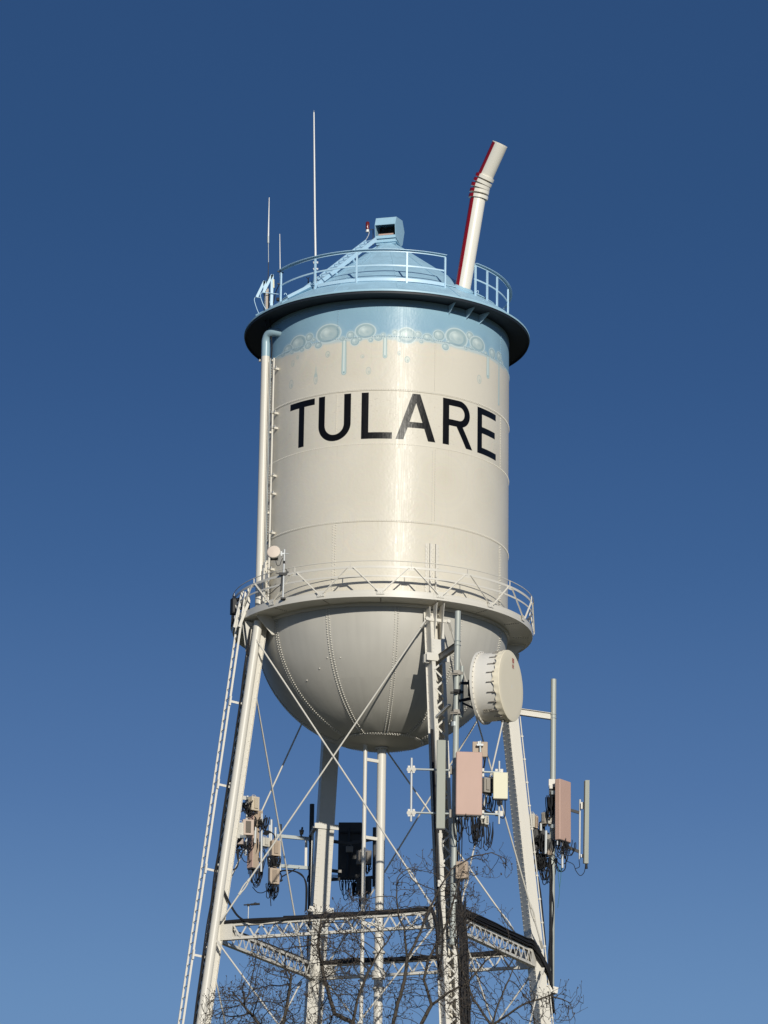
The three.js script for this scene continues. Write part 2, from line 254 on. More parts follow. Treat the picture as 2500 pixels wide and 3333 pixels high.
const wall = part('tank_wall', tower);
{
  const courses = [[Y1, Y_EAVE, 0, 4.000], [Y2, Y1, 1, 4.012], [Y3, Y2, 0, 4.0], [Y4, Y3, 1, 4.012], [YB, Y4, 0, 4.0]], list = [];
  courses.forEach(([y0, y1, odd, r], ci) => {
    for (let k = 0; k < 4; k++) {
      const a0 = (odd ? 22.3 : -22.9) + 90 * k, a1 = a0 + 90, rr0 = r + (k % 2) * .006;
      const w180 = (a) => ((a + 180) % 360 + 360) % 360 - 180;
      // plates that lie in front share the painted sheet; wrap is chosen per plate
      const shift = Math.abs(w180((a0 + a1) / 2)) > 120 ? null : Math.round(((a0 + a1) / 2 - w180((a0 + a1) / 2)) / 360) * 360;
      const uvw = (az, y) => shift === null ? [0.004, (y - 30.6) / 10.1] : [(az - shift + WALL_AZ) / (2 * WALL_AZ), (y - 30.6) / 10.1];
      const yl = y0 - (ci < 4 ? .045 : 0);
      const g = [surf((u, v) => { const az = a0 + (a1 - a0) * u, y = yl + (y1 - yl) * v; return { p: pol(az, rr0, y), uv: uvw(az, y) }; }, 30, 1)];
      for (const y of [yl, y1]) g.push(surf((u, v) => { const az = a0 + (a1 - a0) * u; return { p: pol(az, rr0 - .02 * (y === yl ? 1 - v : v), y), uv: uvw(az, y) }; }, 30, 1));
      for (const az of [a0, a1]) g.push(surf((u, v) => ({ p: pol(az, rr0 - .02 * (az === a0 ? 1 - u : u), yl + (y1 - yl) * v), uv: uvw(az, yl + (y1 - yl) * v) }), 1, 1));
      mesh('plate', g, M.wall, wall);
      // vertical rivet rows
      const rows = ci >= 3 ? [-.045, .045] : [0];
      for (const o of rows) for (let y = y0 + .08; y < y1 - .05; y += .085) list.push(pol(a0 + (o / 4) / R, rr0 + .004, y + (o > 0 ? .04 : 0)));
    }
    if (ci < 4) { const n = 330; for (let i = 0; i < n; i++) list.push(pol(i * 360 / n, 4.014, y0 - .005)); }
    if (ci === 0) for (let i = 0; i < 200; i++) list.push(pol(i * 1.8, 4.006, 40.5));
  });
  rivets('painted_rivets', list.filter((p) => p.y > 39.3), .019, std(col(.30, .43, .52), {}), wall);
  rivets('wall_rivets', list.filter((p) => p.y <= 39.3 && !(p.y < 36.25 && p.y > 35.95 && p.x < -1.2 && p.x > -2 && p.z > 0)), .020, M.whiteFlat, wall);
  // riveted stiffener plates with two upstanding fins above each leg
  for (const az of [-68, 22, 112, 202]) {
    const g = [], y0 = YB + .05, y1 = 32.62, l = [];
    g.push(surf((u, v) => ({ p: pol(az - 3.3 + 6.6 * u, 4.022, y0 + (y1 - y0) * v), uv: [0, v] }), 4, 1));
    for (const o of [-1.35, 1.35]) { const a = pol(az + o, 4.075, y0), b = pol(az + o, 4.075, y1); g.push(bar(a, b, .03, .10, pol(az + o, 1, 0)), bar(pol(az + o - .5, 4.03, y0), pol(az + o - .5, 4.03, y1), .05, .014, pol(az, 1, 0)), bar(pol(az + o + .5, 4.03, y0), pol(az + o + .5, 4.03, y1), .05, .014, pol(az, 1, 0))); }
    mesh('stiffener_plate', g, M.white, wall);
    for (const o of [-2.9, -2.2, -.35, .35, 2.2, 2.9]) for (let y = y0 + .1; y < y1 - .05; y += .13) l.push(pol(az + o, 4.025, y + (Math.round(o * 10) % 2 ? .05 : 0)));
    rivets('stiffener_rivets', l, .018, M.whiteFlat, wall);
  }
}

// ---- roof
const roof = part('roof', tower);
{
  const P = (az, r) => pol(az, r, 44.2 - .745 * r), n = 14;
  const roofTex = dataTex(512, (u, v) => { const a = fbm(nA, u, v, 6), b = fbm(nB, u, v, 3), k = .78 + .22 * a + .14 * (b - .5) - .10 * Math.max(0, nC(u * 64, v * 3) - .65); return [k * 1.01, k, k * .985]; });
  const tints = [0, 1, 2, 3].map((i) => std(BLUE.clone().multiplyScalar([1.10, 1.16, 1.06, 1.13][i]), { roughness: .5, map: roofTex }));
  for (let k = 0; k < n; k++) {
    const a0 = 360 / n * k + 4, a1 = a0 + 360 / n, up = (k % 2) * .012;
    const g = [surf((u, v) => { const az = a0 + (a1 - a0) * u, r = 4.67 + (.30 - 4.67) * v, p = P(az, r); p.y += up; return { p, uv: [az * R * 2, r] }; }, 8, 6)];
    g.push(surf((u, v) => { const az = a0 + (a1 - a0) * u, p = P(az, 4.67); p.y += up * (v) - .03 * (1 - v); return { p, uv: [u, v] }; }, 8, 1));
    // lapped standing edge between sheets
    const a = P(a0, 4.6), b = P(a0, .55); a.y += .012; b.y += .012; g.push(bar(a, b, .035, .016, V(0, 1, 0)));
    mesh('roof_panel', g, tints[(k * 3) % 4], roof);
  }
  mesh('rim_band', ring(rect(4.64, 4.69, 40.66, 40.715), 0, 360, 128), M.blue, roof);
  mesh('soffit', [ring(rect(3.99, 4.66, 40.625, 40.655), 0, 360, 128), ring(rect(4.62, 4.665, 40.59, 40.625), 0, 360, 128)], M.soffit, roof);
  const fins = [29.2, 39, 47.8];
  for (const az of fins) { const s = new THREE.Shape([[4.0, 40.62], [4.42, 40.62], [4.42, 40.58], [4.0, 40.30]].map((p) => new THREE.Vector2(...p))); const g = new THREE.ExtrudeGeometry(s, { depth: .014, bevelEnabled: false }); g.rotateY(-Math.PI / 2 + az * R); mesh('soffit_bracket', g, M.blueLight, roof); }
  mesh('flashing', [ring([[3.86, 41.36], [3.86, 41.39], [3.72, 41.49], [3.72, 41.44]], -78, 150, 128)], M.blue, roof);
}
// ---- roof railing
{
  const rail = part('roof_railing', tower), RR = 4.0, yb = 41.2;
  const arcs = [[-60, 27.3, [-59.5, -35.5, -14.3, 8.6, 27]], [44, 190, [44.5, 53, 62, 79, 105, 130, 155, 180]], [200, 290, [202, 225, 250, 270, 289]]];
  for (const [a0, a1, posts] of arcs) {
    mesh('top_rail', [ring(rect(RR + .012, RR + .025, yb + 1.03, yb + 1.085), a0, a1, 160), ring(rect(RR + .012, RR + .11, yb + 1.086, yb + 1.10), a0, a1, 160)], M.blueLight, rail);
    mesh('middle_rail', ring(rect(RR - .012, RR + .012, yb + .55, yb + .60), a0, a1, 160), M.blueLight, rail);
    if (a0 < 40) mesh('toe_board', ring(rect(RR - .015, RR + .008, yb + .05, yb + .16), a0 + 26, a1, 160), M.blueLight, rail);
    for (const az of posts) mesh('post', bar(pol(az, RR + .018, yb - .03), pol(az, RR + .018, yb + 1.03), .055, .05, pol(az, 1, 0)), M.blueLight, rail);
  }
}
// ---- roof ladder climbing the cone towards the vent
{
  const lad = part('roof_ladder', tower), zl = zoom(760, 330, 1.659);
  const path = (r, h, az) => pol(az, r, 44.2 - .745 * r + h);
  const A = path(4.05, .10, -38), B = path(.75, .34, -50), dir = B.clone().sub(A).normalize(), side = dir.clone().cross(V(0, 1, 0)).normalize();
  const nrm = side.clone().cross(dir).normalize();
  for (const s of [-.2, .2]) mesh('rail', bar(A.clone().addScaledVector(side, s), B.clone().addScaledVector(side, s), .04, .13, nrm), M.blueLight, lad);
  const L = A.distanceTo(B); for (let t = .2; t < L; t += .3) { const c = A.clone().addScaledVector(dir, t).addScaledVector(nrm, .045); barMesh('rung', c.clone().addScaledVector(side, -.18), c.clone().addScaledVector(side, .18), .03, .03, nrm, M.blueLight, lad); }
  for (const t of [.3, 1.4, 2.6, 3.6]) { const c = A.clone().addScaledVector(dir, Math.min(t, L - .1)).addScaledVector(side, .2); barMesh('bracket', c, c.clone().addScaledVector(nrm, -.22), .05, .05, dir, M.blueLight, lad); }
  const c0 = path(4.35, .05, -47), c1 = path(4.0, .12, -38); mesh('kick_plate', [bar(c0, c1, .16, .10, V(0, 1, 0))], M.blueLight, lad);
}
// ---- vent cowl on the apex: an elbowed sheet-metal hood on a square neck
{
  const vent = part('roof_vent', tower), az = -15, W = .70;
  const put = (g) => g.rotateY(az * R);
  const prism = (pts, x0, x1) => { const s = new THREE.Shape(pts.map((p) => new THREE.Vector2(...p))); const g = new THREE.ExtrudeGeometry(s, { depth: x1 - x0, bevelEnabled: false }); g.rotateY(-Math.PI / 2); return g.translate(x1, 0, 0); };
  const o = .05;   // the neck's middle
  // side profile (z towards the viewer, y up): open mouth at the front
  const prof = [[.38, 44.13], [.47, 44.56], [.32, 44.86], [-.46, 45.02], [-.74, 44.72], [-.52, 44.18], [-.32, 44.06]];
  const wallT = .015;
  mesh('hood', [put(prism(prof, -W / 2, -W / 2 + wallT)), put(prism(prof, W / 2 - wallT, W / 2)),
    ...[[1, 2], [2, 3], [3, 4], [4, 5], [5, 6]].map(([i, j]) => put(bar(V(0, prof[i][1], prof[i][0]), V(0, prof[j][1], prof[j][0]), wallT, W - .002, V(1, 0, 0)))),
    put(bar(V(-W / 2, 44.17, .37), V(W / 2, 44.17, .37), .02, .10, V(0, 1, 0)))], M.blue, vent);
  mesh('neck', [put(box(W - .04, .30, .6, V(0, 44.08, .02))), put(box(W - .12, .4, .52, V(0, 43.93, .02)))], M.blue, vent);
  mesh('neck_flange', [put(box(W + .06, .03, .70, V(0, 44.0, .02)))], M.blue, vent);
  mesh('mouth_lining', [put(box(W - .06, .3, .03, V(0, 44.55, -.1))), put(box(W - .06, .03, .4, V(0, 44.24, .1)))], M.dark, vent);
  mesh('inner_lip', [put(bar(V(-.25, 44.27, .31), V(.25, 44.27, .31), .05, .05, V(0, 1, 0)))], M.pink, vent);
}

// ---- bowl
const bowl = part('bowl', tower);
const BA = 4.0, BBB = 3.68;
{
  const seams = [-56.6, -25.3, 6.1, 37.3, 68.6]; const n2 = 7, step = (360 - 125.2) / n2; for (let k = 1; k < n2; k++) seams.push(68.6 + step * k); seams.push(303.4);
  const E = (az, t, o = 0) => pol(az, (BA + o) * Math.cos(t), YB - (BBB + o) * Math.sin(t)), t1 = Math.acos(1.37 / BA);
  const list = [];
  for (let k = 0; k < seams.length - 1; k++) {
    const a0 = seams[k], a1 = seams[k + 1], up = (k % 2) * .010;
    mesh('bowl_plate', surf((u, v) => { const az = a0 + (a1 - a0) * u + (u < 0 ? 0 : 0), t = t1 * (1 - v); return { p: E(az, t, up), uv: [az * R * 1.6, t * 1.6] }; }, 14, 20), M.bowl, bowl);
    for (const o of [-.05, .05]) for (let d = .03; d < t1; d += .021) { const r = BA * Math.cos(d); list.push(E(a0 + o / r / R, d + (o > 0 ? .0105 : 0), .014)); }
  }
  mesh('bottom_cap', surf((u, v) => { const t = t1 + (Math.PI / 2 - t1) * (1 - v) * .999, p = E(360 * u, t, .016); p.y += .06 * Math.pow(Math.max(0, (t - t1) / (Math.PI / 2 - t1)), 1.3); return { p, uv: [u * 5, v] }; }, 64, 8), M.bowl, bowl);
  for (let i = 0; i < 96; i++) list.push(E(i * 3.75, t1 + .012, .02));
  for (let i = 0; i < 96; i++) list.push(E(i * 3.75 + 1.9, t1 + .028, .02));
  const dots = [[-34, .52], [-28, .44], [-21, .45], [5, .46], [9, .47], [-45, .6]]; for (const [a, d] of dots) list.push(E(a, d, .008));
  rivets('bowl_rivets', list, .022, M.whiteFlat, bowl);
}

// ---- balcony
const balc = part('balcony', tower);
const RB = 4.8, YN = 30.78, YT = 31.55;
{
  const n = 16;
  for (let k = 0; k < n; k++) { const a0 = 22.5 * k - 1; mesh('floor_plate', ring(rect(3.98, RB - .02, YB, YB + .03), a0 + .04, a0 + 22.46, 256), M.white, balc); }
  mesh('edge_channel', [ring(rect(RB - .02, RB, YB - .015, YB + .10), 0, 360, 160), ring(rect(RB - .12, RB - .02, YB - .015, YB - .003), 0, 360, 160), ring(rect(RB - .035, RB - .012, YB + .102, YB + .205), 0, 360, 160)], M.white, balc);
  mesh('under_angle', [ring(rect(4.0, 4.07, YB - .10, YB - .003), 0, 360, 128)], M.white, balc);
  const bolts = [];
  for (let k = 0; k < n; k++) for (let r = 4.2; r < 4.72; r += .075) bolts.push(pol(22.5 * k - 1, r, YB - .002));
  rivets('floor_bolts', bolts, .020, M.grey, balc);
  mesh('top_rail', [new THREE.TorusGeometry(RB + .03, .013, 6, 160).rotateX(Math.PI / 2).translate(0, 31.745, 0)], M.whiteFlat, balc);
  mesh('upper_bar', [ring(rect(RB + .015, RB + .03, 31.515, 31.59), 0, 360, 160)], M.white, balc);
  mesh('middle_bar', [ring(rect(RB + .015, RB + .027, 31.235, 31.29), 0, 360, 160)], M.white, balc);
  const riv = [];
  for (let k = 0; k < n; k++) {
    const b = -1 + 22.5 * k, t = b + 11.25, up = (az) => pol(az, 1, 0);
    for (const [f, d] of [[b + 1, t - 1], [b + 21.5, t + 1]]) { const tg = V(0, 1, 0).cross(up((f + d) / 2)); mesh('brace', [bar(pol(f, RB + .035, YN), pol(d, RB + .035, YT), .008, .045, tg), bar(pol(f, RB + .056, YN - .012), pol(d, RB + .056, YT - .012), .034, .008, tg)], M.whiteFlat, balc); }
    mesh('gusset', surf((u, v) => ({ p: pol(t - 1.25 + 2.5 * u, RB + .029, YT - .09 + .13 * v), uv: [u, v] }), 3, 1), M.whiteFlat, balc); mesh('gusset', surf((u, v) => ({ p: pol(b - 1.5 + 3 * u, RB + .029, YB + .06 + .18 * v), uv: [u, v] }), 3, 1), M.whiteFlat, balc);
    mesh('rail_stub', bar(pol(t, RB + .03, 31.58), pol(t, RB + .03, 31.745), .014, .03, up(t)), M.whiteFlat, balc);
    for (const o of [-.9, 0, .9]) riv.push(pol(b + o, RB + .031, YB + .10), pol(t + o * .8, RB + .031, YT - .02));
  }
  // the wide riveted splice plates above the legs
  for (const az of [-68, 22, 112, 202]) { mesh('splice_plate', surf((u, v) => ({ p: pol(az - 3.1 + 6.2 * u, RB + .006, YB - .01 + .26 * v), uv: [u, v] }), 6, 1), M.whiteFlat, balc); for (const o of [-2.6, -1.8, -.8, .8, 1.8, 2.6]) riv.push(pol(az + o, RB + .01, YB + .06), pol(az + o, RB + .01, YB + .17)); }
  rivets('railing_rivets', riv, .014, M.whiteFlat, balc);
  // gusset brackets hanging below the floor near the left leg
  for (const az of [-80, -58, 100, 124]) { const s = new THREE.Shape([[4.0, 30.6], [4.7, 30.6], [4.1, 30.05], [4.0, 30.05]].map((p) => new THREE.Vector2(...p))); const g = new THREE.ExtrudeGeometry(s, { depth: .015, bevelEnabled: false }); g.rotateY(-Math.PI / 2 + az * R); mesh('floor_bracket', g, M.white, balc); }
}

// ---- legs, struts, tie rods
const legR = (y) => 4.22 + .12 * (30.6 - y), AZ = { left: -67.5, front: 22, right: 112, back: 202 };
const legTop = 30.5, LEN = Math.hypot(30.5, .12 * 30.5), legTilt = Math.atan(.12);
function legPoint(az, x, w, z) {                                 // leg frame -> world: x along the tangent, w metres above the foot, z outwards
  const s = w * Math.cos(legTilt), r = legR(0) - w * Math.sin(legTilt), t = V(Math.cos(az * R), 0, -Math.sin(az * R)), o = V(Math.sin(az * R), 0, Math.cos(az * R));
  const n = o.clone().multiplyScalar(Math.cos(legTilt)).add(V(0, Math.sin(legTilt), 0));
  return o.multiplyScalar(r).add(V(0, s, 0)).addScaledVector(t, x).addScaledVector(n, z);
}
const wOf = (y) => y / Math.cos(legTilt);
for (const [key, az] of Object.entries(AZ)) {
  const leg = part('leg', tower), P = (x, w, z) => legPoint(az, x, w, z), out = P(0, 0, 1).sub(P(0, 0, 0)), tan = P(1, 0, 0).sub(P(0, 0, 0)), axis = P(0, 1, 0).sub(P(0, 0, 0));
  for (const s of [-1, 1]) {
    mesh('web', bar(P(s * .22, 0, 0), P(s * .22, LEN, 0), .014, .36, out), M.white, leg);
    mesh('flange', bar(P(s * .165, 0, .187), P(s * .165, LEN - .35, .187), .11, .014, out), M.white, leg);
  }
  mesh('cover_plate', bar(P(0, 0, -.188), P(0, LEN, -.188), .56, .014, out), M.white, leg);
  const far = [], riv = [];
  let i = 0;
  for (let w = .4; w < LEN - 1.7; w += .31, i++) {
    const s = i % 2 ? 1 : -1, a = P(-s * .165, w, .20), b = P(s * .165, w + .31, .20);
    if (key === 'front' && w > wOf(17)) barMesh('lacing_bar', a, b, .055, .012, out, M.white, leg); else far.push(bar(a, b, .055, .012, out));
  }
  mesh('lacing', far, M.white, leg, 'stuff');
  for (const w of [LEN - 1.35]) mesh('batten_plate', bar(P(0, w - .24, .201), P(0, w + .24, .201), .42, .012, out), M.white, leg);
  for (const s of [-1, 1]) {
    for (let w = 16.5; w < LEN - .2; w += .15) riv.push(P(s * .25, w, -.197), P(s * .19, w, -.197 + 0));
    for (let w = 16.5; w < LEN - .2; w += .28) riv.push(P(s * .232, w, -.14), P(s * .17, w, .196));
    for (let w = LEN - 1.54; w < LEN - 1.15; w += .12) riv.push(P(s * .165, w, .21));
  }
  rivets('leg_rivets', riv, .0145, key === 'front' || key === 'left' ? M.whiteFlat : M.whiteFlat, leg);
  for (const s of [-1, 1]) { // tapering fins that carry the balcony
    const a = P(s * .12, LEN - 1.1, .2), b = P(s * .12, LEN - .02, .2), c = P(s * .12, LEN - .02, .52), d = P(s * .12, LEN - 1.1, .22);
    const g = new THREE.BufferGeometry(), t = tan.clone().multiplyScalar(.007), pts = [a, b, c, d].flatMap((p) => [p.clone().add(t), p.clone().sub(t)]);
    g.setAttribute('position', new THREE.Float32BufferAttribute(pts.flatMap((p) => p.toArray()), 3)); g.setIndex([0, 4, 2, 0, 6, 4, 1, 3, 5, 1, 5, 7, 0, 2, 3, 0, 3, 1, 2, 4, 5, 2, 5, 3, 4, 6, 7, 4, 7, 5]);
    const q = g.toNonIndexed(); q.computeVertexNormals(); q.setAttribute('uv', new THREE.Float32BufferAttribute(new Float32Array(q.attributes.position.count * 2), 2));
    mesh('balcony_fin', q, M.white, leg);
  }
  mesh('pin_plate', [bar(P(-.37, LEN - .48, .215), P(.37, LEN - .48, .215), .10, .03, out), rod(P(-.36, LEN - .48, .18), P(-.36, LEN - .48, .27), .06, 12), rod(P(.36, LEN - .48, .18), P(.36, LEN - .48, .27), .06, 12)], M.white, leg);
  mesh('base_plate', box(.9, .06, .9, P(0, .03, 0), az), M.white, leg);
}
const YS = 20.6;
function strut(azA, azB, y, faceOut, singles) {
  const st = part('strut', tower), A = pol(azA, legR(y), y), B = pol(azB, legR(y), y), d = B.clone().sub(A).normalize(), out = V(0, 1, 0).cross(d).normalize();
  const mid = A.clone().add(B).multiplyScalar(.5); if (out.dot(mid.clone().setY(0)) < 0) out.negate();
  const P = (s, h, o) => A.clone().addScaledVector(d, s).add(V(0, h, 0)).addScaledVector(out, o), L = A.distanceTo(B), e = .25;
  const f = faceOut ? .075 : -.075;
  for (const h of [-.21, .21]) { mesh('chord', [bar(P(e, h, f), P(L - e, h, f), .012, .085, V(0, 1, 0)), bar(P(e, h + Math.sign(h) * .037, 0), P(L - e, h + Math.sign(h) * .037, 0), .17, .012, V(0, 1, 0)), bar(P(e, h, -f), P(L - e, h, -f), .012, .085, V(0, 1, 0))], M.white, st); }
  for (const s of [e + .15, L - e - .15]) for (const o of [-.09, .09]) mesh('gusset', bar(P(s - .24, 0, o), P(s + .24, 0, o), .012, .52, V(0, 1, 0)), M.white, st);
  const far = []; let i = 0;
  for (let s = e + .42; s < L - e - .6; s += .235, i++) {
    const q = i % 2 ? 1 : -1, a = P(s, -q * .19, f * 1.2), b = P(s + .235, q * .19, f * 1.2);
    if (singles) barMesh('lacing_bar', a, b, .012, .05, d.clone().cross(out), M.white, st); else far.push(bar(a, b, .012, .05, d.clone().cross(out)));
  }
  if (far.length) mesh('lacing', far, M.white, st, 'stuff');
}
strut(AZ.left, AZ.front, YS, true, true); strut(AZ.front, AZ.right, YS, true, true); strut(AZ.right, AZ.back, YS, false, true); strut(AZ.back, AZ.left, YS, false, true);
for (const [a, b] of [[AZ.left, AZ.front], [AZ.front, AZ.right], [AZ.right, AZ.back], [AZ.back, AZ.left]]) strut(a, b, 10.4, true, false);
function tieRod(p, q, r = .027) {
  const t = part('tie_rod', tower), d = q.clone().sub(p).normalize(), L = p.distanceTo(q), c = p.clone().addScaledVector(d, L - 1.25);
  const side = d.clone().cross(V(0, 0, 1)).normalize();
  mesh('rod', [rod(p, c.clone().addScaledVector(d, -.2), r, 8), rod(c.clone().addScaledVector(d, .2), q, r, 8)], M.white, t);
  const arm = (s) => tube([c.clone().addScaledVector(d, -.24), c.clone().addScaledVector(d, -.12).addScaledVector(side, s * .030), c.clone().addScaledVector(d, .12).addScaledVector(side, s * .030), c.clone().addScaledVector(d, .24)], .024, 10, 6);
  mesh('turnbuckle', [arm(1), arm(-1), rod(c.clone().addScaledVector(d, -.29), c.clone().addScaledVector(d, -.19), .045, 8), rod(c.clone().addScaledVector(d, .19), c.clone().addScaledVector(d, .29), .045, 8)], M.white, t);
  mesh('clevis', [bar(q.clone().addScaledVector(d, -.28), q, .09, .05), bar(p, p.clone().addScaledVector(d, .28), .09, .05)], M.white, t);
}
{
  const ks = ['left', 'front', 'right', 'back'];
  for (let i = 0; i < 4; i++) {
    const a = AZ[ks[i]], b = AZ[ks[(i + 1) % 4]], w1 = LEN - .52, w2 = wOf(YS + .30);
    tieRod(legPoint(a, .38, w1, .24), legPoint(b, -.45, w2, .06));
    tieRod(legPoint(b, -.38, w1, .20), legPoint(a, .45, w2, .0));
    const w3 = wOf(YS - .32), w4 = wOf(10.7);
    tieRod(legPoint(a, .45, w3, .06), legPoint(b, -.45, w4, .06)); tieRod(legPoint(b, -.45, w3, 0), legPoint(a, .45, w4, 0));
  }
}

// ---- pipes
{
  const riser = part('riser_pipe', tower), c = V(.03, 0, 0), q = (y) => V(.03, y, 0);
  mesh('pipe', rod(q(0), q(27.02), .142, 32), M.white, riser);
  for (const [y, r, h] of [[26.93, .20, .05], [20.42, .20, .06], [19.72, .21, .24], [19.30, .19, .05]]) mesh('flange', rod(q(y - h / 2), q(y + h / 2), r, 24), M.white, riser);
  const bl = []; for (const [y, r] of [[20.39, .175], [19.58, .185], [19.27, .165], [26.9, .175]]) for (let k = 0; k < 10; k++) bl.push(V(.03 + r * Math.sin(k * .628), y, r * Math.cos(k * .628))); rivets('flange_bolts', bl, .022, M.grey, riser);
  const small = part('drain_pipe', tower), s = (y) => V(-.49, y, .25);
  mesh('pipe', rod(s(0), s(27.18), .062, 20), M.white, small);
  mesh('collar', rod(s(26.98), s(27.1), .09, 16), M.white, small);
  for (const y of [26.52, 24.02, 21.3]) mesh('spacer', bar(V(-.44, y, .24), V(-.08, y - .02, .08), .05, .1, V(0, 1, 0)), M.white, small);
}
{
  const ov = part('overflow_pipe', tower), pr = 4.26, pa = -66.5;
  const top = pol(pa, pr, 39.43), bot = pol(pa, pr, 30.60);
  mesh('pipe', rod(bot, top, .14, 28), M.white, ov);
  mesh('painted_elbow', tube([top.clone(), pol(pa, pr, 39.75), pol(pa + .2, pr + .0, 40.0), pol(pa + 1.5, pr - .03, 40.16), pol(pa + 4, pr - .12, 40.2), pol(pa + 7, pr - .35, 40.14)], .141, 40, 24), std(col(.32, .47, .55), { roughness: .35, map: grimeTex }), ov);
  for (const y of [39.35, 36.9, 34.2, 32.0]) mesh('clip', [bar(pol(pa, 4.0, y), pol(pa, 4.2, y), .05, .06, V(0, 1, 0)), ...(y > 39 ? [box(.08, .07, .06, pol(pa - 2.6, pr + .12, y), pa)] : [])], M.white, ov);
  const lp = (w) => legPoint(AZ.left, .365, w, .15);
  mesh('leg_pipe', rod(lp(0), lp(LEN - .02), .14, 28), M.white, ov);
  for (const w of [17.6, 20.2, 22.8, 25.4, 28]) mesh('strap', [bar(legPoint(AZ.left, .235, w, .0), legPoint(AZ.left, .235, w, .30), .03, .06, V(0, 1, 0))], M.white, ov);
}
// ---- ladder on the wall, ladder on the left leg
{
  const lad = part('wall_ladder', tower), az = -61.5, t = V(Math.cos(az * R), 0, -Math.sin(az * R)), c = (y, s, r = 4.2) => pol(az, r, y).addScaledVector(t, s);
  for (const s of [-.15, .15]) mesh('rail', bar(c(30.7, s), c(39.25, s), .014, .05, pol(az, 1, 0)), M.whiteFlat, lad);
  for (let y = 30.9; y < 39.2; y += .3) mesh('rung', rod(c(y, -.15), c(y, .15), .012, 6), M.whiteFlat, lad);
  for (const y of [38.9, 37.4, 36.9, 35.3, 34.7, 33.4, 32.2]) mesh('bracket', [bar(c(y, .12, 4.0), c(y, .16, 4.24), .07, .07, V(0, 1, 0)), bar(c(y, .16), c(y, .34), .014, .06, V(0, 1, 0))], M.white, lad);
  mesh('safety_rail', rod(c(31, -.05, 4.22), c(39.3, -.05, 4.22), .012, 8), M.galv, lad);
  mesh('cage_plate', [box(.12, .3, .05, c(32.3, -.05, 4.25), az), bar(c(30.7, -.06, 4.28), c(32.25, -.06, 4.28), .10, .05, pol(az, 1, 0)), bar(c(31.95, -.4, 4.25), c(31.95, .25, 4.25), .04, .14, V(0, 1, 0))], M.white, lad);
}
{
  const lad = part('leg_ladder', tower), P = (x, w) => legPoint(AZ.left, x, w, .66), out = P(0, 0).sub(legPoint(AZ.left, 0, 0, 0)).normalize();
  mesh('rail', bar(P(.2, 0), P(.2, LEN + .9), .035, .065, out), M.whiteFlat, lad); mesh('rail', bar(P(-.2, 0), P(-.2, LEN + .9), .03, .06, out), M.whiteFlat, lad);
  for (let w = 15.2; w < LEN + .6; w += .34) mesh('rung', rod(P(-.2, w), P(.2, w), .013, 6), M.galv, lad);
  for (const w of [17.2, 19.9, 22.6, 25.3, 28]) mesh('bracket', [bar(legPoint(AZ.left, .2, w, .2), legPoint(AZ.left, .2, w, .68), .02, .07, V(0, 1, 0)), bar(legPoint(AZ.left, .25, w + .15, .66), legPoint(AZ.left, .25, w - .15, .66), .05, .06, out)], M.whiteFlat, lad);
  // hooped ends that carry the ladder past the balcony
  const q = (x, w, z) => legPoint(AZ.left, x, w, z);
  mesh('handrail', [bar(q(.24, LEN - .3, .72), q(.24, LEN + .6, .52), .05, .09, out), bar(q(.24, LEN + .6, .52), q(.24, LEN + 1.05, .60), .05, .08, out), bar(q(-.24, LEN - .2, .72), q(-.24, LEN + 1.05, .62), .05, .08, out)], M.whiteFlat, lad);
}

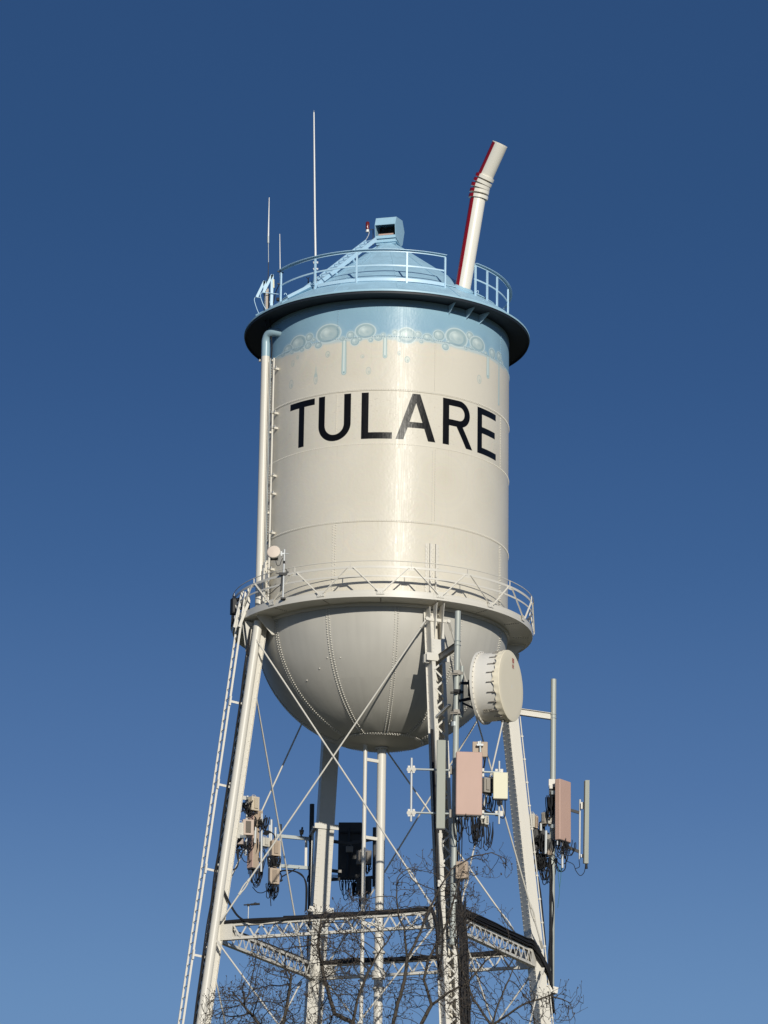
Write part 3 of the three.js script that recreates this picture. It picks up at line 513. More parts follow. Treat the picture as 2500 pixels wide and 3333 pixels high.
// ================================================================ THE GIANT STRAW
{
  const zs = zoom(1470, 440, 8.295), zb = zoom(1450, 800, 7.213);
  const straw = thing('drinking_straw', 'giant white bendy drinking straw with a red stripe, leaning on the blue roof', 'straw', zb(390, 1010, 2.82));
  const tex = dataTex(1024, (u) => { const d = ((u * 360 + 180) % 360) - 180; return d > -112 && d < -30 ? [.60, .055, .095] : [.93, .915, .87]; }, true, 4);
  tex.wrapT = THREE.RepeatWrapping;
  const mat = std(col(1, 1, 1), { map: tex, roughness: .35 });
  // a length of tube whose angle 0 looks towards the viewer, so that the stripe runs straight
  const seg = (p, q, r, cap = 0) => {
    const d = q.clone().sub(p).normalize(), e1 = d.clone().cross(V(0, 0, 1)).normalize().negate(); if (e1.x < 0) e1.negate(); const e2 = e1.clone().cross(d).normalize(); if (e2.z < 0) e2.negate();
    const P = (u, s, rad) => p.clone().lerp(q, s).addScaledVector(e1, rad * Math.sin(u * 2 * Math.PI)).addScaledVector(e2, rad * Math.cos(u * 2 * Math.PI));
    const g = [surf((u, v) => ({ p: P(u, v, r), uv: [u, v] }), 56, 1)];
    if (cap & 1) g.push(surf((u, v) => ({ p: P(u, 0, r * (.6 + .4 * (1 - v))), uv: [.5, v] }), 56, 1), surf((u, v) => ({ p: P(u, 1, r * (.6 + .4 * v)), uv: [.5, v] }), 56, 1));
    if (cap & 2) g.push(surf((u, v) => ({ p: P(u, v, r - .02), uv: [.5, v] }), 56, 1), surf((u, v) => ({ p: P(u, 1, r - .02 * v), uv: [.5, v] }), 56, 1));
    return g;
  };
  const base = zb(390, 1090, 2.84), knee = zs(705, 1740, 3.0), rings = [[722, 1672, 3.0], [750, 1527, 3.03], [781, 1390, 3.07], [840, 1270, 3.12], [895, 1148, 3.17]].map((a) => zs(...a)), tip = zs(1307, 240, 3.72);
  mesh('lower_tube', seg(base, knee, .252), mat, straw);
  mesh('upper_tube', seg(rings[4], tip, .262, 2), mat, straw);
  mesh('bellows_core', [...seg(knee, rings[2], .235), ...seg(rings[2], rings[4], .235)], std(col(.30, .28, .24), { roughness: .6 }), straw);
  rings.forEach((c, i) => { const a = rings[Math.max(0, i - 1)], b = rings[Math.min(4, i + 1)], d = b.clone().sub(a).normalize().multiplyScalar(.056); mesh('bellows_ring', seg(c.clone().sub(d), c.clone().add(d), .318, 1), mat, straw); });
  mesh('base_collar', ring([[.36, 0], [.36, .05], [.24, .12], [.24, 0]], 0, 360, 40).rotateX(.55).rotateY(40 * R).translate(...zb(400, 1045, 2.86).toArray()), M.blue, straw);
}

// ================================================================ ON THE ROOF
{
  const z1 = zoom(760, 330, 1.659), zl = zoom(780, 850, 5.5286), zv = zoom(1160, 690, 8.295);
  const whip = (label, pts, radii, mats, extra) => { const t = thing('whip_antenna', label, 'antenna', pts[0].clone(), 'whip antennas on the roof edge'); delete t.userData.group; pts.slice(1).forEach((q, i) => mesh(['mounting_pole', 'base_section', 'radome', 'tip'][i], rod(pts[i], q, radii[i][0], 10, radii[i][1]), mats[i], t)); extra?.(t); return t; };
  const wm = std(col(.80, .80, .78), { roughness: .35 });
  whip('tallest white whip antenna, clamped to a front post of the roof railing', [z1(443.5, 1010, 3.22), z1(443, 835, 3.22), z1(440, 640, 3.22), z1(434.5, 60, 3.22), z1(434.5, 47, 3.22)], [[.035, .035], [.034, .032], [.032, .022], [.012, .004]], [M.galv, wm, wm, M.galv], (t) => {
    for (const y of [870, 905]) mesh('clamp', [box(.16, .035, .08, z1(444, y, 3.2)), rod(z1(434, y, 3.26), z1(434, y + 6, 3.26), .02, 6), rod(z1(454, y, 3.26), z1(454, y + 6, 3.26), .02, 6)], M.galvBright, t);
  });
  whip('thin whip antenna farthest left, dark lower mast above the bent ladder hoops', [zl(490, 1030, 1.75), zl(508, 500, 1.75), zl(520, 20, 1.75), z1(188.5, 735, 1.75), z1(193, 519, 1.75)], [[.03, .03], [.014, .012], [.012, .012], [.026, .012]], [std(col(.5, .42, .34), {}), M.darkPanel, M.galv, wm], (t) => mesh('ferrule', rod(z1(188, 765, 1.75), z1(188, 728, 1.75), .035, 8), M.galv, t));
  whip('short white whip antenna on the left end post of the roof railing', [zl(735, 700, 2.0), zl(735, 560, 2.0), zl(733, 420, 2.0), z1(252, 905, 2.0), z1(250, 716, 2.0)], [[.018, .018], [.02, .02], [.02, .016], [.016, .01]], [M.galv, wm, wm, wm], (t) => { for (const y of [185, 405]) mesh('clamp', bar(zl(680, y, 2.02), zl(790, y + 25, 2.02), .05, .03, V(0, 1, 0)), M.darkPanel, t); mesh('base_box', rbox(.14, .1, .12, zl(700, 690, 1.95), 0, .015), M.black, t); });
  // the two bent handrails where the wall ladder comes over the roof edge
  const hoop = thing('ladder_hoops', 'pale blue bent ladder handrails sticking up at the left roof edge', 'handrail', zl(490, 860, 1.7));
  const flat = (a, b, w = .06, m = M.blueLight) => bar(a, b, .03, w, V(1, 0, 0));
  for (const [p, z] of [[[[310, 650], [450, 360], [452, 540]], 1.55], [[[430, 560], [590, 245], [575, 800]], 1.85]]) { const q = p.map((a) => zl(a[0], a[1], z)); mesh('stringer', flat(q[0], q[1], .085), M.blueLight, hoop); mesh('stringer', flat(q[1], q[2], .085), M.blueLight, hoop); }
  mesh('hoop', tube([zl(390, 655, 1.5), zl(280, 655, 1.5), zl(265, 690, 1.5), zl(345, 940, 1.5), zl(385, 985, 1.6)], .013, 24, 6), M.blueLight, hoop);
  mesh('hoop', tube([zl(700, 595, 1.9), zl(480, 568, 1.9), zl(395, 570, 1.9), zl(375, 610, 1.9), zl(425, 780, 1.9), zl(475, 870, 1.9)], .013, 24, 6), M.blueLight, hoop);
  mesh('crossbar', bar(zl(295, 975, 1.55), zl(560, 850, 1.95), .03, .05, V(0, 1, 0)), M.blue, hoop);
  mesh('stringer', flat(zl(610, 330, 1.86), zl(612, 480, 1.86), .05), M.cream, hoop);
  mesh('bolted_bar', flat(zl(495, 520, 1.75), zl(490, 940, 1.75), .08), std(col(.52, .43, .36), {}), hoop);
  const bag = thing('cable_bundle', 'black cables running down over the roof edge beside the ladder hoops', 'cables', zl(460, 900, 1.8));
  mesh('cable', tube([zl(715, 420, 2), zl(650, 560, 1.9), zl(620, 700, 1.85), zl(590, 800, 1.8)], .016, 16, 5), M.cable, bag);
  for (const x of [448, 528]) mesh('cable', tube([zl(x, 560, 1.8), zl(x - 4, 700, 1.8), zl(x, 960, 1.8), zl(x + 30, 1150, 1.9), zl(578, 1450, 1.9), zl(570, 1800, 1.95)], .018, 24, 5), M.cable, bag);
  // obstruction light
  const ob = thing('obstruction_light', 'small red obstruction lamp on a bent arm beside the roof vent', 'lamp', zv(305, 545, .1));
  mesh('red_lens', new THREE.LatheGeometry([[.0, .30], [.045, .30], [.066, .27], [.066, .06], [.05, .02], [.035, 0]].map((a) => new THREE.Vector2(...a)), 20).translate(...zv(300, 545, .1).add(V(0, .065, 0)).toArray()), new THREE.MeshPhysicalMaterial({ color: col(.16, .012, .008), roughness: .15, clearcoat: 1 }), ob);
  mesh('glass_glint', rod(zv(300, 410, .16), zv(300, 380, .16), .02, 8), std(col(.8, .55, .5), { roughness: .2 }), ob);
  mesh('socket', [rod(zv(303, 520, .1), zv(303, 478, .1), .052, 14), rod(zv(303, 478, .1), zv(303, 450, .1), .02, 8), rod(zv(300, 545, .1), zv(300, 515, .1), .06, 14)], wm, ob);
  mesh('arm', [rod(zv(340, 492, .1), zv(452, 462, .1), .012, 6), rod(zv(452, 460, .1), zv(452, 905, .1), .014, 6)], M.darkPanel, ob);
  mesh('conduit', tube([zv(345, 545, .12), zv(340, 590, .14), zv(290, 700, .2), zv(170, 860, .35), zv(30, 1020, .55), zv(-90, 1140, .75)], .014, 24, 6), M.galvBright, ob);
  const rc = thing('cable_bundle', 'dark cables looped round the foot of the roof ladder', 'cables', zl(1250, 420, 2.6));
  mesh('cable', tube([zl(1200, 290, 2.7), zl(1240, 330, 2.7), zl(1230, 390, 2.7), zl(1280, 430, 2.75), zl(1340, 430, 2.8)], .012, 16, 5), M.cable, rc); mesh('cable', tube([zl(1255, 285, 2.7), zl(1235, 330, 2.72), zl(1250, 400, 2.72), zl(1300, 440, 2.75)], .012, 16, 5), M.cable, rc);
  const lh = thing('lifting_eye', 'bent white lifting eye on the roof edge right of the straw', 'lifting eye', zoom(1450, 800, 7.213)(760, 1130, 2.4)); const ze = zoom(1450, 800, 7.213);
  mesh('loop', tube([ze(710, 1110, 2.4), ze(745, 1060, 2.4), ze(772, 1055, 2.4), ze(762, 1135, 2.4)], .012, 12, 6), M.blueLight, lh);
  const lh2 = thing('lifting_eye', 'bent white lifting eye on the left roof edge by the ladder kick plate', 'lifting eye', zl(820, 620, 2.2)); mesh('loop', tube([zl(800, 605, 2.2), zl(815, 580, 2.2), zl(835, 580, 2.2), zl(848, 615, 2.2)], .012, 12, 6), M.blueLight, lh2);
}

// ================================================================ RADIO EQUIPMENT
// a boxy panel antenna: rounded radome, darker end caps, connectors below
function panel(name, label, c, w, h, d, az, mat, group, n = 6) {
  const t = thing(name, label, 'antenna', V(c.x, c.y - h / 2, c.z), group), q = (x, y, z) => c.clone().add(V(x, y, z).applyAxisAngle(V(0, 1, 0), az * R));
  mesh('radome', rbox(w, h - .05, d, c, az, Math.min(.03, d * .2)), mat, t);
  mesh('end_cap', box(w * .97, .03, d * .96, q(0, h / 2 - .012, 0), az), mat, t); mesh('end_cap', box(w * .95, .05, d * .9, q(0, -h / 2 + .02, 0), az), M.dark, t);
  for (let i = 0; i < n; i++) mesh('connector', rod(q((i + .5) / n * w * .8 - w * .4, -h / 2, (i % 2 - .5) * d * .4), q((i + .5) / n * w * .8 - w * .4, -h / 2 - .09, (i % 2 - .5) * d * .4), .022, 8), i % 3 ? M.dark : M.galv, t);
  for (const y of [h * .32, -h * .32]) mesh('bracket', box(w * .3, .08, .14, q(0, y, -d / 2 - .07), az), M.galv, t);
  return t;
}
// a remote radio unit: finned body with connectors below
function radio(label, c, w, h, d, az, mat, group, finM) {
  const t = thing('radio_unit', label, 'radio box', V(c.x, c.y - h / 2, c.z), group), q = (x, y, z) => c.clone().add(V(x, y, z).applyAxisAngle(V(0, 1, 0), az * R));
  mesh('case', rbox(w, h, d * .8, c, az, .02), mat, t);
  const f = []; for (let i = 0; i < 9; i++) f.push(box(.012, h * .72, d * .16, q((i - 4) * w * .052, .01, d * .46), az)); mesh('cooling_fins', f, finM ?? mat, t);
  if (finM) mesh('grille', box(w * .46, h * .74, .02, q(0, .01, d * .41), az), M.dark, t);
  for (let i = 0; i < 4; i++) mesh('connector', rod(q((i - 1.5) * w * .2, -h / 2, 0), q((i - 1.5) * w * .2, -h / 2 - .07, 0), .018, 7), M.dark, t);
  mesh('handle', tube([q(-w * .25, h / 2, 0), q(-w * .2, h / 2 + .05, 0), q(w * .2, h / 2 + .05, 0), q(w * .25, h / 2, 0)], .01, 10, 5), mat, t);
  return t;
}
function cables(label, list, r = .014, mat = M.cable, group) {
  const t = thing('cable_bundle', label, 'cables', list[0][0].clone(), group);
  for (const p of list) mesh('cable', tube(p, p.r ?? r, Math.max(10, p.length * 5), 5), mat, t);
  return t;
}
// hanging loop between two points
function loop(a, b, sag, f = rnd) { const j = () => (f() - .5) * .06, m = (t, k) => a.clone().lerp(b, t).add(V(j(), -sag * k, j())); return [a, m(.06, .45), m(.25, .92), m(.5, 1), m(.75, .92), m(.94, .45), b]; }
function loops(n, x0, x1, y, z, sag0, sag1, spread = .4) { const l = []; for (let i = 0; i < n; i++) { const a = V(rr(x0, x1), y + rr(-.04, .04), z + rr(-.12, .12)), b = a.clone().add(V(rr(.06, spread) * (rnd() < .5 ? -1 : 1), rr(.0, .12), rr(-.15, .15))); l.push(loop(a, b, rr(sag0, sag1))); } return l; }
function clampOn(name, t, c, w, h, d, mat = M.galv) { return mesh(name, [box(w, h, d, c), rod(c.clone().add(V(-w * .42, 0, d / 2)), c.clone().add(V(-w * .42, 0, d / 2 + .12)), .012, 6), rod(c.clone().add(V(w * .42, 0, d / 2)), c.clone().add(V(w * .42, 0, d / 2 + .12)), .012, 6)], mat, t); }

// ---- front mast with the big dish
{
  const c5 = zoom(1340, 1900, 7.375), c7 = zoom(1400, 2060, 5.184), c3 = zoom(1450, 2380, 5.822), b = zoom(1250, 2350, 2.37), zm = 5.7;
  const mast = thing('antenna_mast', 'thick grey-green pipe mast standing off the laced front leg', 'mast', at(1475, 3060, zm));
  mesh('pole', rod(at(1473, 3075, zm), c5(1110, 668, zm), .09, 24), M.pipe, mast);
  mesh('pole_cap', rod(c5(1110, 672, zm), c5(1110, 662, zm), .093, 24), M.pipe, mast);
  for (const [x, y] of [[1102, 1380], [1100, 1480]]) mesh('u_bolt', new THREE.TorusGeometry(.098, .012, 6, 28).rotateX(Math.PI / 2).translate(...c5(x, y, zm).toArray()), M.galv, mast);
  const armTo = (y0, y1, h, m) => { const a = legPoint(22, .02, wOf(y0), .21), e = V(c5(1100, 1400, zm).x - .06, y1, zm - .06); mesh('stand_off_arm', [bar(a, e, .02, h, V(0, 1, 0)), bar(a.clone().add(V(0, h / 2 - .006, 0)), e.clone().add(V(0, h / 2 - .006, 0)), .12, .014, V(0, 1, 0)), bar(a.clone().add(V(0, -h / 2 + .006, 0)), e.clone().add(V(0, -h / 2 + .006, 0)), .12, .014, V(0, 1, 0))], m, mast); return [a, e]; };
  armTo(28.8, 28.83, .20, M.grey); armTo(21.6, 21.62, .20, M.grey);
  mesh('leg_clamp', [bar(legPoint(22, -.42, wOf(28.8), .23), legPoint(22, .34, wOf(28.8), .23), .03, .24, V(0, 1, 0)), box(.16, .26, .12, legPoint(22, -.36, wOf(28.78), .05), 22)], M.whiteFlat, mast);
  mesh('leg_clamp', bar(legPoint(22, -.34, wOf(21.6), .23), legPoint(22, .34, wOf(21.6), .23), .03, .2, V(0, 1, 0)), M.whiteFlat, mast);
  mesh('brace_arm', [bar(legPoint(22, -.15, wOf(26.86), .22), c7(330, 1215, 5.2), .09, .07, V(0, 1, 0))], M.whiteFlat, mast);
  for (const y of [1365, 860, 2830, 2930]) mesh('strap', rod(at(1479, 2360 + (y - 860) * .28 - 10, zm), at(1479, 2360 + (y - 860) * .28 + 4, zm), .097, 20), M.galv, mast);

  // the drum dish
  const fc = c7(1372, 890, 6.28), bc = c7(905, 930, 5.95), ax = fc.clone().sub(bc); ax.y *= .6; ax.normalize(); const L = fc.distanceTo(bc) * .97;
  const dish = thing('microwave_dish', 'large cream drum microwave dish bracketed to the front mast', 'dish antenna', bc.clone());
  const quat = new THREE.Quaternion().setFromUnitVectors(V(0, 1, 0), ax), put = (g) => g.applyQuaternion(quat).translate(bc.x, bc.y, bc.z);
  const RD = 1.06, lath = (pts, seg = 72) => put(new THREE.LatheGeometry(pts.map((a) => new THREE.Vector2(...a)), seg));
  const shroudM = std(col(.82, .79, .72), { roughness: .5, map: grimeTex }), faceM = std(col(.90, .82, .64), { roughness: .6, map: rep(grimeTex, 1, 1) });
  mesh('shroud', [lath([[RD - .03, 0], [RD - .03, L * .98]]), lath([[RD - .06, L * .98], [RD - .06, .02]])], shroudM, dish);
  mesh('rear_rim', [lath([[RD - .04, -.05], [RD + .05, -.05]]), lath([[RD + .05, -.05], [RD + .05, .02]]), lath([[RD + .05, .02], [RD - .04, .02]])], shroudM, dish);
  mesh('reflector_back', lath([[0, -.34], [.22, -.34], [.24, -.28], [.5, -.24], [.8, -.15], [RD, -.02]]), std(col(.42, .41, .38), { roughness: .5 }), dish);
  // stretched cloth cover with a scalloped hem
  const hem = surf((u, v) => { const w = .012 * Math.sin(u * 2 * Math.PI * 26) + .02 * Math.sin(u * 2 * Math.PI * 7 + 1), r = RD + .02 + .012 * Math.sin(u * 2 * Math.PI * 26 + 1) * (1 - v), y = L - .17 + w * 2 + (.17 - w * 2) * v; return { p: V(r * Math.sin(u * 2 * Math.PI), y, r * Math.cos(u * 2 * Math.PI)), uv: [u * 6, v] }; }, 200, 2);
  mesh('cover_hem', put(hem), faceM, dish);
  mesh('cover', lath([[RD + .02, L], [RD + .005, L + .02], [RD * .8, L + .028], [0, L + .03]]), faceM, dish);
  const hooks = []; for (let k = 0; k < 22; k++) { const a = k * 2 * Math.PI / 22, s = V(RD * Math.sin(a), 0, RD * Math.cos(a)); const g = mesh('hem_spring', [put(rod(s.clone().setLength(RD).add(V(0, L - .40, 0)), s.clone().setLength(RD).add(V(0, L - .13, 0)), .014, 6)), put(rod(s.clone().setLength(RD + .02).add(V(0, L - .2, 0)), s.clone().setLength(RD + .02).add(V(0, L - .14, 0)), .026, 6))], M.grey, dish); }
  const scr = []; for (let k = 0; k < 40; k++) { const a = k * 2 * Math.PI / 40; scr.push(V((RD + .02) * Math.sin(a), .035, (RD + .02) * Math.cos(a)).applyQuaternion(quat).add(bc)); } rivets('rim_screws', scr, .016, M.grey, dish);
  // the red flash printed near the top of the cover, and the black tally marks under the drum
  {
    const c = document.createElement('canvas'); c.width = 96; c.height = 160; const g = c.getContext('2d'); g.fillStyle = 'rgb(214,206,184)'; g.fillRect(0, 0, 96, 160); g.fillStyle = 'rgb(170,52,36)';
    g.fillRect(8, 6, 80, 64); g.fillStyle = 'rgb(214,206,184)'; g.fillRect(20, 24, 34, 7); g.fillRect(20, 46, 34, 7); g.fillRect(62, 14, 6, 46);
    g.fillStyle = 'rgb(170,52,36)'; for (const x of [8, 34, 60]) { g.beginPath(); g.moveTo(x + 8, 154); g.lineTo(x, 112); g.lineTo(x + 10, 112); g.lineTo(x + 6, 80); g.lineTo(x + 26, 122); g.lineTo(x + 15, 122); g.lineTo(x + 22, 154); g.fill(); }
    const t = new THREE.CanvasTexture(c); t.colorSpace = THREE.SRGBColorSpace;
    const X = V(0, 1, 0).cross(ax).normalize(), U = ax.clone().cross(X).normalize(), o = fc.clone().addScaledVector(ax, -.0).addScaledVector(U, .72).addScaledVector(X, .14), pg = new THREE.PlaneGeometry(.20, .33);
    pg.applyMatrix4(new THREE.Matrix4().makeBasis(X, U, ax)); const face = bc.clone().addScaledVector(ax, L + .031); o.sub(fc).add(face); pg.translate(o.x, o.y, o.z); mesh('printed_logo', pg, std(col(1, 1, 1), { map: t, roughness: .6 }), dish);
    mesh('cover_patch', new THREE.PlaneGeometry(.07, .10).applyMatrix4(new THREE.Matrix4().makeBasis(X, U, ax)).translate(...face.clone().addScaledVector(U, -.02).addScaledVector(X, .03).toArray()), std(col(.86, .82, .72), {}), dish);
    const c2 = document.createElement('canvas'); c2.width = 128; c2.height = 48; const h = c2.getContext('2d'); h.fillStyle = 'rgb(214,207,192)'; h.fillRect(0, 0, 128, 48); h.fillStyle = 'rgb(30,28,26)'; h.font = 'bold 44px sans-serif'; h.fillText('15', 6, 40); h.fillRect(76, 6, 8, 36); h.fillRect(92, 6, 26, 8);
    const t2 = new THREE.CanvasTexture(c2); t2.colorSpace = THREE.SRGBColorSpace; const ang = 34 * R, dn = U.clone().negate().multiplyScalar(Math.cos(ang)).addScaledVector(X, -Math.sin(ang)).normalize();
    mesh('stencil_marks', new THREE.PlaneGeometry(.30, .12).applyMatrix4(new THREE.Matrix4().makeBasis(ax, dn.clone().cross(ax).normalize(), dn)).translate(...bc.clone().addScaledVector(ax, L * .42).addScaledVector(dn, RD - .022).toArray()), std(col(1, 1, 1), { map: t2, roughness: .5 }), dish);
  }
  // its mount
  const hub = bc.clone().addScaledVector(ax, -.34);
  const sp = [c7(540, 562, 5.78), c7(533, 1430, 5.78)];
  mesh('mount_pipe', rod(sp[0], sp[1], .055, 16), M.pipe, dish);
  mesh('yoke', [box(.3, .5, .12, hub.clone().add(V(-.05, 0, 0)), 70), bar(c7(500, 850, 5.8), hub.clone().add(V(0, .18, 0)), .07, .08, V(0, 1, 0)), bar(c7(490, 1150, 5.8), hub.clone().add(V(0, -.28, 0)), .07, .08, V(0, 1, 0)), bar(c7(540, 1180, 5.8), bc.clone().add(V(-.1, -.75, .1)), .06, .06, V(0, 1, 0))], M.black, dish);
  for (const y of [680, 1000, 1340]) mesh('mount_clamp', [box(.20, .13, .24, c7(455, y, 5.72)), rod(c7(340, y, 5.86), c7(470, y - 6, 5.86), .016, 6), rod(c7(340, y + 24, 5.86), c7(470, y + 20, 5.86), .016, 6), bar(c7(480, y, 5.76), c7(560, y + 6, 5.8), .1, .09, V(0, 1, 0))], y === 1000 ? M.black : M.grey, dish);

  // small outrigger frame to the left with the long grey-green antenna
  const out = thing('outrigger_mast', 'slim galvanised pipe on two arms left of the front leg', 'mount', b(208, 768, 5.6));
  mesh('pipe', rod(b(208, 768, 5.62), b(213, 278, 5.62), .035, 12), M.galvBright, out);
  for (const [y, x2] of [[367, 530], [702, 525]]) { mesh('arm', rod(b(213, y - 4, 5.62), b(x2, y + 6, 5.66), .032, 10), M.galv, out); for (const o of [-1, 1]) mesh('clamp_plate', [...[0, 1].map((k) => rod(b(211 + o * 18, y - 2, 5.66 + k * .02), b(211 + o * 18, y - 2, 5.68 + k * .02), .07, 14)), box(.07, .22, .02, b(211 + o * 18, y - 2, 5.67))], M.whiteFlat, out); mesh('mast_clamp', box(.13, .24, .12, b(x2 - 4, y + 6, 5.7)), M.grey, out); }
  const gp = thing('panel_antenna', 'long narrow grey-green antenna in front of the laced leg', 'antenna', b(440, 825, 5.95)); const g0 = b(441, 140, 5.95), g1 = b(436, 825, 5.95), gc = g0.clone().add(g1).multiplyScalar(.5);
  mesh('radome', rbox(.27, g0.y - g1.y, .12, gc, 4, .025), M.greyGreen, gp); mesh('end_cap', box(.26, .03, .11, g1.clone().add(V(0, -.012, 0)), 4), M.dark, gp); for (const o of [-.06, .06]) mesh('connector', rod(g1.clone().add(V(o, -.02, 0)), g1.clone().add(V(o, -.12, 0)), .025, 8), M.black, gp);
  for (const y of [700, 367]) mesh('bracket', box(.16, .08, .2, b(438, y, 5.8)), M.galv, gp);

  const p0 = c3(455, 400, 6.12), p1 = c3(432, 1600, 6.12);
  const pa = thing('panel_antenna', 'big salmon-pink panel antenna on the front mast, facing the viewer', 'antenna', p1.clone()); const pc = p0.clone().add(p1).multiplyScalar(.5), ph = p0.y - p1.y;
  mesh('radome', rbox(.79, ph, .20, pc, 4, .035), M.pink, pa); mesh('end_cap', box(.74, .04, .17, pc.clone().add(V(0, -ph / 2 - .008, 0)), 4), M.dark, pa);
  for (let i = 0; i < 11; i++) mesh('connector', rod(pc.clone().add(V(-.34 + i * .068, -ph / 2 - .02, (i % 2) * .06 - .03)), pc.clone().add(V(-.34 + i * .068, -ph / 2 - .12, (i % 2) * .06 - .03)), .02, 7), i % 3 ? M.dark : M.galv, pa);
  for (const y of [.6, -.6]) mesh('bracket', box(.34, .12, .22, pc.clone().add(V(-.25, y, -.2))), M.galv, pa);

  const cm = thing('outrigger_mast', 'thin galvanised pipe on arms right of the pink panel', 'mount', c3(1015, 1760, 5.5));
  mesh('pipe', rod(c3(1015, 1760, 5.5), c3(1020, 565, 5.5), .03, 12), M.galvBright, cm); for (const y of [775, 1570]) { mesh('arm', rod(c3(700, y - 5, 5.55), c3(1015, y + 5, 5.5), .032, 10), M.galv, cm); for (const o of [-46, 46]) mesh('clamp_plate', box(.09, .16, .02, c3(1018 + o, y - 10, 5.45)), M.whiteFlat, cm); for (const o of [-40, 55]) mesh('clamp_plate', box(.09, .10, .03, c3(705, y + o, 5.6)), M.whiteFlat, cm); }
  const kc = c3(1042, 1037, 5.62), cp = thing('panel_antenna', 'pale yellow square panel antenna right of the pink panel', 'antenna', kc.clone().add(V(0, -.4, 0)));
  mesh('radome', rbox(.44, .81, .14, kc, 2, .02), M.cream, cp); mesh('end_cap', box(.42, .03, .13, kc.clone().add(V(0, -.415, 0)), 2), M.dark, cp); for (let i = 0; i < 4; i++) mesh('connector', rod(kc.clone().add(V(-.1 + i * .05, -.42, 0)), kc.clone().add(V(-.08 + i * .04, -.58, -.02)), .022, 7), M.black, cp);
  mesh('bracket', box(.2, .1, .12, kc.clone().add(V(-.05, .2, -.12))), M.galv, cp);
  const bk = thing('panel_antenna', 'small tan panel seen from behind, above the pink panel', 'antenna', c3(655, 490, 5.2)); const tc = c3(655, 347, 5.2);
  mesh('radome', rbox(.46, .47, .10, tc, 0, .02), M.tan, bk); mesh('pole', rod(c3(660, 420, 5.32), c3(660, 185, 5.32), .035, 10), M.galv, bk); mesh('clamp', [box(.2, .06, .1, c3(655, 262, 5.34)), box(.05, .1, .06, c3(630, 225, 5.34))], M.galvBright, bk); mesh('connector', [rod(c3(730, 490, 5.2), c3(730, 520, 5.2), .03, 7)], M.dark, bk);
  radio('grey finned radio box behind the right edge of the pink panel', c3(765, 1030, 5.3), .22, .46, .3, 25, M.grey); radio('dark radio box with pale top beside the grey finned one', c3(845, 1030, 5.15), .14, .5, .3, 20, std(col(.10, .10, .105), { roughness: .5 }));
  radio('small white radio box under the right corner of the pink panel', c3(778, 1690, 5.45), .12, .28, .15, 15, M.rru); radio('small pale radio box hanging behind the cables under the pink panel', c3(715, 1690, 5.5), .12, .22, .15, 0, M.rru);
  const lb = radio('tan radio box strapped low on the front mast among the twigs', b(603, 1145, 6.0), .36, .52, .24, -12, M.tan);
  cables('black jumper cables looping under the pink panel antenna', [...loops(17, pc.x - .34, pc.x + .42, p1.y - .1, 6.1, .3, .85, .3), ...loops(12, pc.x + .2, pc.x + .62, p1.y - .2, 5.6, .35, .8, .25)], .013);
  cables('black cables between the grey radio boxes and the pink panel', [...loops(6, c3(700, 1240, 5.3).x, c3(860, 1240, 5.3).x, c3(700, 1230, 5.3).y, 5.3, .2, .5, .2), [c3(705, 1380, 5.4), c3(730, 1480, 5.4), c3(830, 1540, 5.4), c3(990, 1555, 5.4)], [c3(700, 1480, 5.4), c3(780, 1545, 5.42), c3(900, 1560, 5.42), c3(1000, 1500, 5.45), c3(1020, 1400, 5.5)], [c3(1130, 1290, 5.6), c3(1130, 1480, 5.6), c3(1110, 1640, 5.55), c3(1040, 1630, 5.5), c3(1000, 1570, 5.5)], [c3(720, 480, 5.2), c3(735, 600, 5.2), c3(700, 760, 5.3)], [c3(760, 500, 5.2), c3(740, 640, 5.25), c3(710, 800, 5.3)]], .018);
  cables('black cables strapped down the front mast', [0, 1, 2, 3].map((i) => { const l = [], x0 = 1486 + i * 5; for (let y = 2620; y <= 3060; y += 60) l.push(at(x0 + rr(-4, 4), y, 5.75 + i * .03)); return l; }), .016);
}

